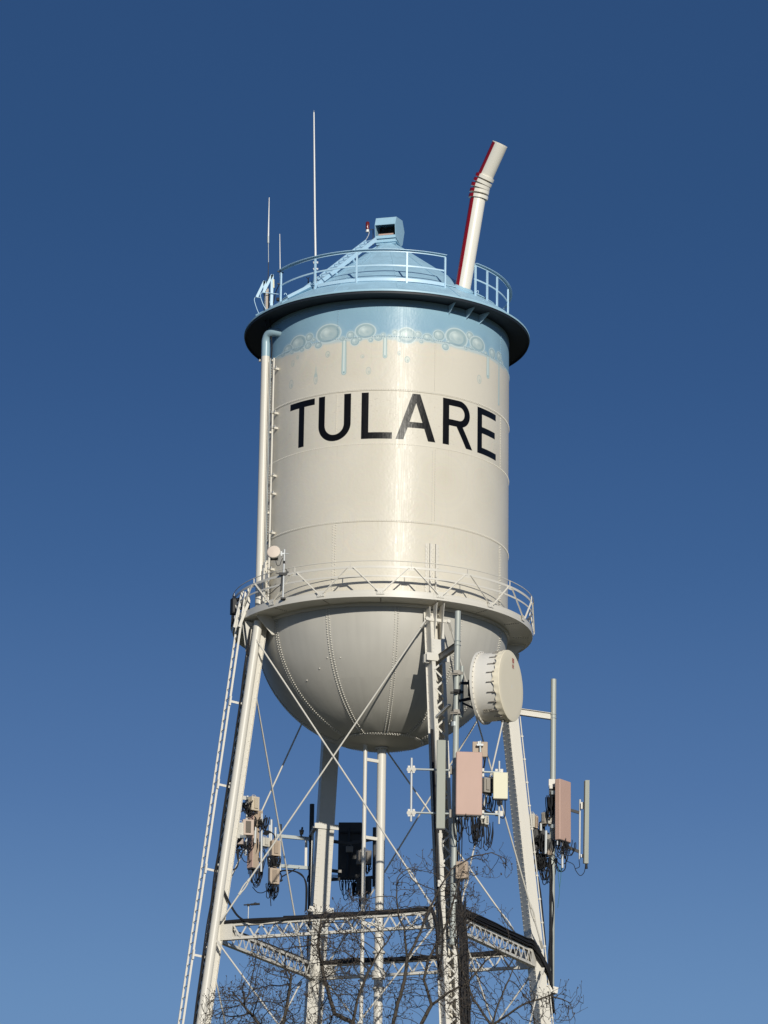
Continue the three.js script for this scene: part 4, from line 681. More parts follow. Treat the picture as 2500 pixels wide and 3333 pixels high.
// ---- right mast
{
  const r = zoom(1690, 2480, 5.267), zm = -2.2;
  const mast = thing('antenna_mast', 'thick grey-green pipe mast standing off the right leg', 'mast', at(1795, 3215, zm));
  mesh('pole', rod(at(1795, 3215, zm), at(1802, 2211, zm), .092, 24), M.pipe, mast);
  mesh('stand_off_arm', [bar(legPoint(112, 0, wOf(28.62), .2), at(1795, 2332, zm), .02, .2, V(0, 1, 0)), bar(legPoint(112, 0, wOf(28.62) + .1, .2), at(1795, 2332, zm).add(V(0, .1, 0)), .14, .014, V(0, 1, 0)), bar(legPoint(112, 0, wOf(28.62) - .1, .2), at(1795, 2332, zm).add(V(0, -.1, 0)), .14, .014, V(0, 1, 0))], M.white, mast);
  for (const y of [2326, 2338]) mesh('u_bolt', new THREE.TorusGeometry(.098, .012, 6, 28).rotateX(Math.PI / 2).translate(...at(1801, y, zm).toArray()), M.galv, mast);
  mesh('stand_off_arm', [bar(legPoint(112, 0, wOf(19.75), .0), at(1812, 3226, zm), .3, .2, V(0, 1, 0))], M.whiteFlat, mast);
  const fT = r(800, 325, -1.75), fB = r(795, 1358, -1.75), c = fT.clone().add(fB).multiplyScalar(.5), h = (r(625, 285, -1.9).y - r(620, 1325, -1.9).y);
  const pa = thing('panel_antenna', 'salmon-pink panel antenna on the right mast, turned to the right', 'antenna', fB.clone());
  const pc = c.clone().add(V(-.08, .03, -.14)); mesh('radome', rbox(.66, h, .20, pc, 54, .03), M.pink, pa); mesh('end_cap', box(.62, .04, .17, pc.clone().add(V(0, -h / 2 - .008, 0)), 54), M.dark, pa);
  for (let i = 0; i < 9; i++) { const q = pc.clone().add(V(-.28 + i * .07, -h / 2 - .02, (i % 2) * .06 - .03).applyAxisAngle(V(0, 1, 0), 54 * R)); q.y = pc.y - h / 2 - .02; mesh('connector', rod(q, q.clone().add(V(0, -.14, 0)), .022, 7), i % 3 ? M.dark : M.galvBright, pa); }
  for (const y of [.6, -.5]) mesh('bracket', box(.2, .12, .25, pc.clone().add(V(-.22, y, -.06)), 64), M.galv, pa);
  const om = thing('panel_antenna', 'thin grey-green antenna farthest right, beside a slim pipe', 'antenna', r(1150, 1745, -1.95)); const o0 = r(1168, 318, -1.95), o1 = r(1150, 1745, -1.95);
  mesh('radome', bar(o1, o0, .12, .135, V(1, 0, 0)), M.greyGreen, om); mesh('backing', bar(o1.clone().add(V(-.085, .02, -.03)), o0.clone().add(V(-.085, -.02, -.03)), .1, .035, V(1, 0, 0)), M.dark, om); mesh('connector', rod(o1, o1.clone().add(V(0, -.16, 0)), .035, 8, .05), M.black, om);
  const fr = thing('outrigger_mast', 'slim bright pipe with two dark arms right of the right pink panel', 'mount', r(1033, 1670, zm));
  mesh('pipe', rod(r(1034, 1668, zm), r(1043, 645, zm), .033, 10), M.galvBright, fr); mesh('arm', bar(r(790, 800, zm), r(1030, 870, zm), .06, .09, V(0, 1, 0)), M.dark, fr); mesh('arm', bar(r(780, 1440, zm), r(1030, 1540, zm), .06, .09, V(0, 1, 0)), M.dark, fr);
  mesh('clamp', box(.10, .22, .08, r(1085, 750, -2.1)), M.whiteFlat, fr); mesh('clamp', box(.09, .1, .08, r(1080, 1612, -2.1)), M.galvBright, fr);
  mesh('pole_bracket', [box(.2, .26, .14, r(560, 370, -2.05)), box(.1, .12, .1, r(545, 430, -1.98))], M.whiteFlat, mast); mesh('clamp_block', box(.22, .22, .2, r(572, 510, -2.1)), M.darkPanel, mast);
  radio('pale radio box hanging on the outside of the right leg', r(225, 1010, -2.5), .18, .46, .2, -12, M.rru); radio('narrow tan box just right of the pale box on the right leg', r(295, 1040, -2.55), .09, .4, .18, 20, M.tan);
  radio('grey-topped radio box left of the right pink panel', r(440, 970, -2.3), .17, .38, .25, -30, M.grey); radio('white radio box close behind the left edge of the right pink panel', r(525, 1005, -2.15), .15, .24, .2, 15, M.rru);
  radio('grey radio box in the middle of the right mast cluster', r(480, 1300, -2.2), .2, .2, .2, 0, M.grey); radio('dark upright radio box on the right mast', r(540, 1440, -2.1), .2, .36, .2, 10, M.darkPanel); radio('small tan box low on the right mast', r(527, 1560, -2.0), .16, .14, .14, 0, M.tan);
  radio('dark box low beside the right leg, left of the mast', r(270, 1500, -2.4), .22, .28, .25, 20, std(col(.11, .11, .12), {})); radio('black box under the pale box beside the right leg', r(290, 1290, -2.6), .22, .5, .25, 10, M.dark); radio('black box deep in the right mast cluster', r(390, 1250, -2.6), .2, .8, .3, 0, M.dark); radio('lower black box deep in the right mast cluster', r(370, 1690, -2.6), .34, .45, .25, 0, M.dark);
  const pipes = thing('outrigger_mast', 'short bright pipes standing in the right mast cluster', 'mount', r(460, 1600, -2.1)); mesh('pipe', rod(r(455, 1580, -2.1), r(460, 1180, -2.1), .045, 10), M.galvBright, pipes); mesh('pipe', rod(r(372, 1180, -2.3), r(372, 1050, -2.3), .04, 10), M.galvBright, pipes); mesh('pipe', rod(r(742, 1820, -2.0), r(735, 1470, -2.0), .04, 10), M.galvBright, pipes);
  const Y = (y) => r(500, y, -2.1).y, X = (x) => r(x, 1500, -2.1).x;
  cables('black jumper cables looping under the right pink panel antenna', loops(16, X(640), X(860), Y(1420), -1.9, .25, .55, .3), .014);
  cables('tangle of black cables behind the right pink panel', [...loops(14, X(500), X(610), Y(620), -2.05, .2, .8, .15), ...loops(26, X(230), X(640), Y(1250), -2.25, .2, .8, .35), ...loops(30, X(250), X(660), Y(1650), -2.2, .15, .45, .35)], .017);
  cables('black cable coil hanging under the right mast cluster', loops(9, X(365), X(520), Y(1830), -2.15, .25, .52, .3), .015);
  cables('black cables running down the right mast', [0, 1, 2, 3, 4].map((i) => { const l = []; for (let y = 1750; y < 4050; y += 230) l.push(r(520 + i * 14 + rr(-14, 14) - (y > 3200 ? 10 : 0), y, -2.05)); return l; }), .017);
  cables('thick dark cable running down beside the right leg', [[r(290, 1850, -2.3), r(340, 2080, -2.3), r(372, 2300, -2.3), r(420, 2800, -2.2), r(450, 3200, -2.2), r(420, 3480, -2.2)], [r(240, 1640, -2.4), r(210, 1850, -2.4), r(240, 2080, -2.4), r(300, 2210, -2.4)]], .026);
  cables('thin dark cable sagging to the thin antenna farthest right', [[r(815, 1700, -2.0), r(930, 1760, -2.0), r(975, 1870, -2.0), r(1050, 1950, -2.0), r(1110, 1900, -1.98), r(1138, 1780, -1.95)], [r(1025, 1680, -2.2), r(1030, 1800, -2.1), r(965, 1830, -2.05)]], .012);
  cables('green earth wires hanging off the right mast', [[r(680, 1750, -2.0), r(668, 1900, -2.0), r(690, 2200, -2.0), r(660, 2500, -2.0)], [r(720, 1800, -2.0), r(715, 1950, -2.0), r(690, 2180, -2.0)]], .008, std(col(.03, .16, .13), {}));
  const cc = thing('conduit', 'thin clipped conduit running up the outer edge of the right leg', 'conduit', legPoint(112, .2, wOf(19), .27));
  mesh('pipe', rod(legPoint(112, -.2, wOf(17), .26), legPoint(112, -.2, wOf(28.4), .26), .022, 8), M.whiteFlat, cc); for (let y = 18; y < 28.4; y += .75) mesh('clip', box(.06, .05, .08, legPoint(112, -.2, wOf(y), .25), 112), M.whiteFlat, cc);
}

// ---- back mast, its two arms and the dark panel behind the riser
{
  const l = zoom(740, 2580, 5.822), g = zoom(1040, 2640, 6.146), zm = -5.55;
  const mast = thing('antenna_mast', 'dark pipe mast standing off the back leg', 'mast', at(1008, 3120, zm));
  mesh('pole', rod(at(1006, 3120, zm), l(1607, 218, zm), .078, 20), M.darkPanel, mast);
  for (const [y, x] of [[25.32, 0], [22.62, 0]]) { mesh('leg_band', bar(legPoint(202, -.42, wOf(y), -.215), legPoint(202, .42, wOf(y), -.215), .03, .17, V(0, 1, 0)), M.whiteFlat, mast); mesh('stand_off_arm', bar(legPoint(202, .3, wOf(y) - .06, .1), V(at(1010, 2800, zm).x, y - .06, zm), .1, .12, V(0, 1, 0)), M.grey, mast); }
  mesh('leg_post', bar(g(-130, 300, -5.0), g(-170, 2100, -5.0), .05, .07, V(1, 0, 0)), M.whiteFlat, mast);
  const sq = (name, a, b, t, m = M.galv, s = .11) => mesh(name, bar(a, b, s * .8, s, V(0, 1, 0)), m, t);
  const arm = thing('outrigger_mast', 'pale square-tube frame of two arms left of the back mast', 'mount', l(1495, 1400, -5.3));
  sq('arm', l(930, 818, -5.05), l(1600, 880, zm), arm); sq('arm', l(960, 1385, -5.05), l(1600, 1432, zm), arm); sq('upright', l(1495, 900, -5.45), l(1488, 1400, -5.45), arm, M.whiteFlat, .08);
  for (const y of [875, 1428]) mesh('end_clamp', box(.16, .22, .16, l(1590, y, zm)), M.dark, arm); for (const x of [1130, 1370]) mesh('band', bar(l(x, 838 + (x - 1130) * .08 + 560, -5.2), l(x + 8, 838 + (x - 1130) * .08 + 561, -5.2), .1, .13, V(0, 1, 0)), M.galvBright, arm);
  for (const [x, y0, y1, m] of [[835, 510, 1500, M.galvBright], [805, 615, 1650, M.galvBright], [915, 660, 930, M.galvBright]]) mesh('pipe', rod(l(x - 12, y1, -4.95), l(x, y0, -4.95), .042, 10), m, arm);
  mesh('pipe', rod(l(1000, 1480, -5.0), l(1003, 770, -5.0), .036, 10), M.galvBright, arm); mesh('pipe', rod(l(1003, 770, -5.0), l(1006, 600, -5.0), .05, 10), M.dark, arm);
  radio('small white radio box between the two clusters near the left leg', l(712, 945, -4.8), .27, .30, .28, 30, M.rru); radio('upper tan radio box hanging on the pipes left of the back mast', l(905, 1060, -4.8), .3, .52, .28, 22, M.tan, undefined, M.tan); radio('lower tan radio box, lowest of the left cluster, crossed by a rod shadow', l(882, 1590, -4.7), .34, .53, .28, 18, M.tan, undefined, M.tan);
  cables('black cable fan over the upper tan radio box left of the back mast', Array.from({ length: 7 }, (_, i) => [l(670 + i * 12, 790 + i * 4, -4.9), l(720 + i * 16, 725 + i * 5, -4.9), l(800 + i * 12, 730 + i * 8, -4.9), l(880 + i * 4, 800 + i * 6, -4.9), l(900, 890, -4.9)]), .014);
  const X = (x) => l(x, 1200, -4.7).x, Y = (y) => l(800, y, -4.7).y;
  cables('black cables under the lowest tan radio box', [...loops(12, X(790), X(950), Y(1760), -4.7, .2, .5, .25), [l(480, 1790, -2.5), l(560, 1880, -3), l(650, 1900, -3.6), l(760, 1850, -4.6)], [l(820, 1800, -4.7), l(815, 1980, -4.7), l(828, 2150, -4.7)], [l(890, 1800, -4.7), l(900, 1920, -4.7), l(880, 2050, -4.7)]], .014);
  cables('black cables between the upper and lower tan radio boxes', [...loops(14, X(800), X(950), Y(1240), -4.75, .15, .4, .2), ...Array.from({ length: 6 }, (_, i) => [l(860 + i * 18, 1230, -4.75), l(850 + i * 22, 1340, -4.75), l(870 + i * 12, 1440, -4.75)])], .015);
  cables('black cables swinging from the lower arm to the back mast', [[l(1000, 1500, -5.0), l(1090, 1470, -5.1), l(1280, 1490, -5.3), l(1420, 1560, -5.4), l(1480, 1700, -5.45), l(1490, 2000, -5.45), l(1480, 2250, -5.45)], [l(1000, 1480, -5.0), l(1150, 1480, -5.1), l(1300, 1500, -5.3), l(1440, 1600, -5.4), l(1500, 1720, -5.45), l(1500, 2230, -5.45)], [l(1040, 1590, -5.0), l(1150, 1530, -5.1), l(1300, 1440, -5.3)], [l(1580, 1520, -5.5), l(1525, 1600, -5.5), l(1520, 1690, -5.5)], [l(990, 1500, -5), l(1030, 1600, -5), l(1000, 1690, -5), l(1050, 1650, -5)]], .022);
  // dark panel seen from behind and its radios
  const dk = thing('panel_antenna', 'dark back of a panel antenna in shade left of the riser pipe', 'antenna', g(610, 1350, -6.7)); const d0 = g(615, 235, -6.7), d1 = g(605, 1350, -6.7), dc = d0.clone().add(d1).multiplyScalar(.5), dh = d0.y - d1.y;
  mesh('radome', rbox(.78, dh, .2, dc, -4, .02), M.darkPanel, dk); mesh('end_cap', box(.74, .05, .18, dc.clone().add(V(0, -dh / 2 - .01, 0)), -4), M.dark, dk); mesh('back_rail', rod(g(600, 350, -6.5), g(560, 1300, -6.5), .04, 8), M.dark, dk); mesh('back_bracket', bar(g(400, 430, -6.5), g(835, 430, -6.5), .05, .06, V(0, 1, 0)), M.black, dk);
  for (let i = 0; i < 8; i++) mesh('connector', rod(dc.clone().add(V(-.32 + i * .09, -dh / 2, .03)), dc.clone().add(V(-.32 + i * .09, -dh / 2 - .12, .03)), .022, 7), M.black, dk);
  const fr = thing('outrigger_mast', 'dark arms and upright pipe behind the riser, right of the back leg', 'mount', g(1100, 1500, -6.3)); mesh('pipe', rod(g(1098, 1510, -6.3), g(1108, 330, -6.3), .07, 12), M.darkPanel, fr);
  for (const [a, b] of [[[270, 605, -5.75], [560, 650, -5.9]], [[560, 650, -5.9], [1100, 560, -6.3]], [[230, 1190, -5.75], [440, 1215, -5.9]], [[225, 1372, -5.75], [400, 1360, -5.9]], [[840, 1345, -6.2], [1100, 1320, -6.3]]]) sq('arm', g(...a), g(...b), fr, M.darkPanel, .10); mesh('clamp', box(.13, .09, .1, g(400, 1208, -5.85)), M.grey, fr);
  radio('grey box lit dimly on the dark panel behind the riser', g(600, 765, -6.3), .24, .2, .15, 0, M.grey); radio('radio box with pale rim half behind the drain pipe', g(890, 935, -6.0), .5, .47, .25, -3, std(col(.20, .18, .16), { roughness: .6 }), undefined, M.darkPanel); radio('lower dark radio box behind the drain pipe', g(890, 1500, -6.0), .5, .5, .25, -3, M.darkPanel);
  const gX = (x) => g(x, 1400, -6.2).x, gY = (y) => g(600, y, -6.2).y;
  cables('black jumper cables hanging in long loops under the dark panel', [...Array.from({ length: 8 }, (_, i) => loop(g(400 + i * 40, 1400, -6.4), g(480 + i * 38 + (i % 3) * 20, 1390, -6.35), .32 + (i % 3) * .16)), ...loops(8, gX(640), gX(820), gY(1420), -6.2, .3, .55, .3)], .014);
  cables('black cables under the two radio boxes behind the drain pipe', [...loops(6, gX(920), gX(1020), gY(1110), -6.0, .15, .3, .1), ...loops(8, gX(790), gX(1010), gY(1650), -6.0, .2, .55, .25), [g(810, 1850, -6), g(780, 1950, -6), g(820, 2060, -6), g(880, 2040, -6), g(960, 1900, -6)]], .014);
  cables('three thin dark cables between the back leg and the dark panel', [0, 1, 2].map((i) => [g(235, 1280 + i * 22, -5.7), g(300, 1282 + i * 24, -5.8), g(390, 1290 + i * 26, -5.9)]), .012);
}

// ---- cluster on the inside of the left leg
{
  const l = zoom(740, 2580, 5.822);
  const fr = thing('outrigger_mast', 'clamped arms and upright pipe holding boxes inside the left leg', 'mount', l(350, 1180, .6));
  for (const y of [85, 812]) { const dx = y > 400 ? -118 : 0; mesh('arm', bar(l(190 + dx, y - 6, 1.75), l(345 + dx, y + 18, 1.5), .05, .12, V(0, 1, 0)), M.whiteFlat, fr); mesh('arm', bar(l(340 + dx, y + 18, 1.4), l(395 + (dx ? -20 : 0), y + 18, .6), .05, .08, V(0, 1, 0)), M.galv, fr); }
  mesh('pipe', rod(l(345, 1190, .6), l(382, 60, .6), .04, 12), M.galvBright, fr); mesh('pipe', rod(l(520, 960, .5), l(535, 660, .5), .04, 10), M.galvBright, fr); mesh('pipe', rod(l(640, 1500, .4), l(655, 400, .4), .035, 10), M.galvBright, fr);
  mesh('clamp', [box(.12, .16, .1, l(345, 250, .65))], M.galvBright, fr);
  radio('pale tan box at the top of the cluster inside the left leg', l(500, 215, .65), .30, .45, .28, 38, std(col(.60, .52, .40), { roughness: .6 })); radio('dull tan box below the top box inside the left leg', l(608, 450, .3), .17, .34, .2, 30, M.tan);
  radio('tan radio box with a dark grille right beside the left leg', l(390, 665, .75), .36, .50, .25, 10, std(col(.52, .41, .34), { roughness: .6 }), undefined, M.fin); radio('flat pale cover tucked against the left leg', l(248, 705, 1.0), .2, .46, .1, 5, M.rru);
  const cam = thing('camera_box', 'small grey box with a round dark opening against the left leg', 'box', l(240, 920, .9)); mesh('case', rbox(.22, .24, .2, l(240, 918, .9), -8, .02), std(col(.44, .36, .31), {}), cam); mesh('round_opening', rod(l(236, 920, .98), l(236, 920, 1.005), .055, 20), M.black, cam);
  const p0 = l(500, 390, .35), p1 = l(497, 1440, .35), pc = p0.clone().add(p1).multiplyScalar(.5), h = p0.y - p1.y; const pa = thing('panel_antenna', 'narrow tan panel antenna hanging inside the left leg, pink on its left face', 'antenna', p1.clone());
  mesh('radome', rbox(.28, h, .26, pc, -48, .02), M.tan, pa); mesh('pink_face', rbox(.27, h - .02, .03, pc.clone().add(V(Math.sin(-48 * R) * .125, 0, Math.cos(-48 * R) * .125)), -48, .012), M.pink, pa); mesh('end_cap', box(.26, .05, .24, pc.clone().add(V(0, -h / 2 - .01, 0)), -48), M.dark, pa); for (let i = 0; i < 9; i++) mesh('connector', rod(pc.clone().add(V(-.14 + i * .04, -h / 2, (i % 3) * .08 - .08)), pc.clone().add(V(-.14 + i * .04, -h / 2 - .16, (i % 3) * .08 - .08)), .013, 6), M.dark, pa);
  mesh('bracket', box(.34, .1, .2, l(575, 1270, .3), 20), M.dark, pa); mesh('bracket', box(.3, .06, .2, l(560, 1060, .3), 20), M.dark, pa);
  const X = (x) => l(x, 1400, .5).x, Y = (y) => l(500, y, .5).y;
  cables('black jumper cables looping under the narrow tan panel antenna', [...Array.from({ length: 9 }, (_, i) => loop(l(425 + i * 20, 1480, .4), l(600 + i * 12, 1440 - i * 22, .3), .42 + (i % 4) * .06))], .014);
  cables('black cables knotted behind the grilled radio box', [...loops(18, X(260), X(420), Y(230), .7, .1, .5, .25), ...loops(18, X(470), X(680), Y(500), .4, .15, .5, .25)], .016);
  cables('black cable tangle below the round-holed box', [...loops(20, X(180), X(460), Y(980), .7, .12, .35, .35), ...loops(8, X(460), X(640), Y(900), .4, .3, .8, .2)], .014);
  cables('black cable loops hanging low beside the left leg', Array.from({ length: 7 }, (_, i) => [l(170 + i * 7, 1080, 1.0), l(190 + i * 4, 1240 + i * 6, 1.0), l(212 - i * 3, 1330 + i * 6, 1.0), l(170 - i * 8, 1440 + i * 3, 1.0), l(100 - i * 3, 1470 - i * 8, 1.0)]), .013);
  cables('thin black cables from the left leg to the panel antenna', [[l(200, 1130, .9), l(260, 1200, .8), l(320, 1300, .7), l(400, 1320, .6), l(450, 1280, .5), l(470, 1180, .4)], [l(300, 1120, .8), l(380, 1180, .7), l(430, 1130, .6)], [l(470, 520, .7), l(530, 560, .7), l(490, 630, .7)], [l(640, 1050, .3), l(700, 1150, 0), l(680, 1320, -.5), l(640, 1480, -1)], [l(690, 1060, .0), l(730, 1200, -.5), l(690, 1400, -1), l(660, 1520, -1)]], .014);
  // black equipment hanging by the balcony at the left ladder
  const k = zoom(740, 1750, 5.5286);
  for (const [lab, x, y, w, h, z] of [['black equipment box outermost on the left balcony rail', 118, 1240, .18, .52, 1.1], ['black equipment box behind the ladder handrail at the balcony', 285, 1195, .38, .36, .9]]) { const q = thing('equipment_box', lab, 'box', k(x, y + 100, z)); mesh('case', rbox(w, h, .25, k(x, y, z), 20, .02), M.black, q); mesh('lid', rbox(w * .9, h * .85, .03, k(x, y, z).add(V(.05, 0, .13)), 20, .01), M.dark, q); }
  cables('black cable run strapped down the left leg beside the ladder', [0, 1].map((i) => { const p = []; for (let y = 30.3; y > 15; y -= .8) p.push(legPoint(AZ.left, .24 + i * .04 + rr(-.02, .02), wOf(y), .32 + i * .04 + rr(-.02, .02))); return p; }), .022);
  cables('black cables hanging off the balcony edge at the ladder', [[k(120, 1050, 1.1), k(150, 1200, 1.1), k(110, 1400, 1.1), k(75, 1600, 1.1)], [k(160, 1150, 1.1), k(180, 1400, 1.15), k(150, 1700, 1.2), k(150, 1900, 1.3)], [k(100, 1400, 1.1), k(120, 1560, 1.1), k(170, 1700, 1.2)]], .03);
}

// ---- small dish on the balcony
{
  const k = zoom(740, 1750, 5.5286), z = 3.72;
  const m = thing('dish_mast', 'bright upright pole clamped to the balcony rail, carrying the small round dish', 'mast', k(1000, 1095, z));
  mesh('pole', rod(k(1000, 1095, z), k(1030, 212, z), .028, 12), M.galvBright, m); mesh('lower_pole', rod(k(968, 950, z - .03), k(985, 690, z - .03), .03, 10), M.darkPanel, m); mesh('rail_clamp', [box(.30, .08, .10, k(1015, 655, z + .02)), rod(k(870, 635, z + .04), k(1120, 685, z + .04), .014, 6), box(.08, .09, .12, k(1080, 640, z + .02))], M.dark, m);
  mesh('foot', box(.16, .05, .16, k(1005, 1098, z)), M.dark, m); mesh('tape', rod(k(1021, 470, z), k(1023, 420, z), .032, 10), M.black, m);
  const c = k(842, 278, z + .1), d = thing('microwave_dish', 'small round pinkish-white dish above the left balcony rail', 'dish antenna', c.clone());
  const put = (g) => g.rotateX(Math.PI / 2 - .2).rotateY(-8 * R).translate(c.x, c.y, c.z), L = (p) => put(new THREE.LatheGeometry(p.map((a) => new THREE.Vector2(...a)), 40));
  mesh('face', L([[.205, .10], [.17, .125], [0, .135]]), std(col(.74, .63, .53), { roughness: .55 }), d); mesh('rim', L([[.2, .02], [.213, .03], [.213, .10], [.205, .105]]), M.whiteFlat, d); mesh('back_shell', L([[0, -.08], [.1, -.07], [.2, .02]]), M.whiteFlat, d);
  mesh('rear_unit', box(.24, .07, .1, k(846, 382, z + .02)), M.dark, d); mesh('bracket', [box(.14, .05, .05, k(985, 290, z + .03)), rod(k(1040, 285, z + .05), k(1110, 295, z + .05), .013, 6), box(.04, .15, .06, k(975, 290, z + .03))], M.galvBright, d);
  mesh('lead', tube([k(875, 390, z), k(878, 450, z), k(905, 505, z), k(945, 490, z), k(970, 420, z), k(1000, 370, z)], .010, 24, 6), M.cable, d);
  cables('thin dark cable sagging from the dish pole to the balcony ladder', [[k(960, 850, 3.7), k(880, 910, 3.5), k(780, 1000, 3.2), k(700, 1020, 3.0)], [k(1040, 560, 3.75), k(1070, 590, 3.75), k(1070, 640, 3.75)]], .012);
}
// ---- little T-shaped mast on the strut
{
  const t = thing('marker_mast', 'slim white post with a dark flat cross-head, standing behind the left strut', 'mast', at(807, 3012, 2.0)), l = zoom(740, 2580, 5.822);
  mesh('post', rod(at(807, 3012, 2.0), l(403, 2130, 2.0), .018, 8), M.galvBright, t); mesh('head', [bar(l(310, 2128, 2.0), l(470, 2118, 2.0), .06, .03, V(0, 1, 0)), bar(l(440, 2120, 2.0), l(615, 2108, 2.0), .12, .045, V(0, 1, 0)), box(.08, .07, .08, l(400, 2130, 2.0)), tube([l(480, 2120, 2.0), l(530, 2090, 2.0), l(575, 2112, 2.0)], .02, 8, 6)], M.black, t);
}
// ---- cables along the struts
{
  const along = (a, b, y, s0, s1, o, h) => { const A = pol(a, legR(y), y), B = pol(b, legR(y), y), d = B.clone().sub(A).normalize(), out = V(0, 1, 0).cross(d); if (out.dot(A.clone().add(B)) < 0) out.negate(); const L = A.distanceTo(B), p = []; for (let i = 0; i <= 10; i++) p.push(A.clone().addScaledVector(d, L * (s0 + (s1 - s0) * i / 10)).addScaledVector(out, o).add(V(0, h + rr(-.015, .015), 0))); return p; };
  const z7 = zoom(560, 2750, 2.37), lf = [along(AZ.left, AZ.front, YS, .05, .93, .10, .29), along(AZ.left, AZ.front, YS, .30, .93, -.02, .36)];
  const e = legPoint(AZ.front, -.42, wOf(20.2), .2), e2 = legPoint(AZ.front, -.40, wOf(18.9), .25);
  lf[0].push(e.clone().add(V(-.15, .55, .1)), e.clone().add(V(0, .1, .1)), e.clone().add(V(.03, -.35, .1))); lf[0].r = .06; lf[1].push(e.clone().add(V(.05, .75, .1)), e2.clone().add(V(.08, .9, .1)), e2); lf[1].r = .035;
  const swag = [legPoint(AZ.left, .3, wOf(22.0), .1), z7(460, 480, 2.3), z7(520, 560, 2.5), z7(620, 600, 2.9), z7(780, 585, 3.2), ...lf[1].slice(1, 4)]; swag.r = .035;
  cables('dark conduits lying along the near strut between left and front legs', [lf[0], lf[1], swag]);
  const fr = []; for (let i = 0; i < 24; i++) { const p = along(AZ.front, AZ.right, YS, .06, .92, -.12 + (i % 6) * .058, .30 + Math.floor(i / 6) * .055 + rr(-.02, .03)); const s = legPoint(AZ.front, .28 + (i % 4) * .05, wOf(22.2 - (i % 5) * .25), .25 - (i % 4) * .05), m = p[0].clone().lerp(s, .4).add(V(0, .12, 0)); p.unshift(s, m); p.push(legPoint(AZ.right, -.2 - (i % 3) * .06, wOf(20.35 - (i % 4) * .1), .25), legPoint(AZ.right, -.1 + (i % 4) * .1, wOf(19.9 - (i % 5) * .25), .40)); p.r = .03; fr.push(p); }
  cables('thick bundle of black cables along the strut from front to right leg', fr);
  const clips = thing('cable_clips', 'small black clips standing along the thick cable bundle', 'clips', pol(70, 4.2, 20.9)); for (const s of [.15, .3, .45, .6, .75]) { const p = along(AZ.front, AZ.right, YS, s, s, .05, .44)[0]; mesh('clip', box(.05, .14, .05, p), M.black, clips); }
  cables('dark cables lying along the far strut from back to right leg', [0, 1, 2, 3, 4].map((i) => { const p = along(AZ.back, AZ.right, YS, .03, .92, -.1 + i * .05, .26 + (i % 2) * .06); if (i > 2) for (const q of p) q.y += .08 * Math.sin((q.x + 2) * 1.3); p.r = i ? .03 : .06; return p; }));
  cables('dark conduit along the far strut from left to back leg', [0, 1].map((i) => { const p = along(AZ.left, AZ.back, YS, .05, .92, .02 + i * .1, .28); p.r = i ? .04 : .07; return p; }));
  cables('thick trunk of black cables running down the front leg', Array.from({ length: 14 }, (_, i) => { const p = []; for (let y = 20.9 + (i % 5) * .12; y > 14; y -= .8) p.push(legPoint(AZ.front, .25 + (i % 7) * .05 + rr(-.02, .02), wOf(y), .12 + Math.floor(i / 7) * .07 + rr(-.02, .02))); p.r = .026; return p; }));
  cables('black cable down the left edge of the front leg', [[26.5, 24.5, 22, 20.4, 19.6, 18.8].map((y, i) => legPoint(AZ.front, -.27 + (i === 4 ? -.12 : 0), wOf(y), .06))], .05);
}
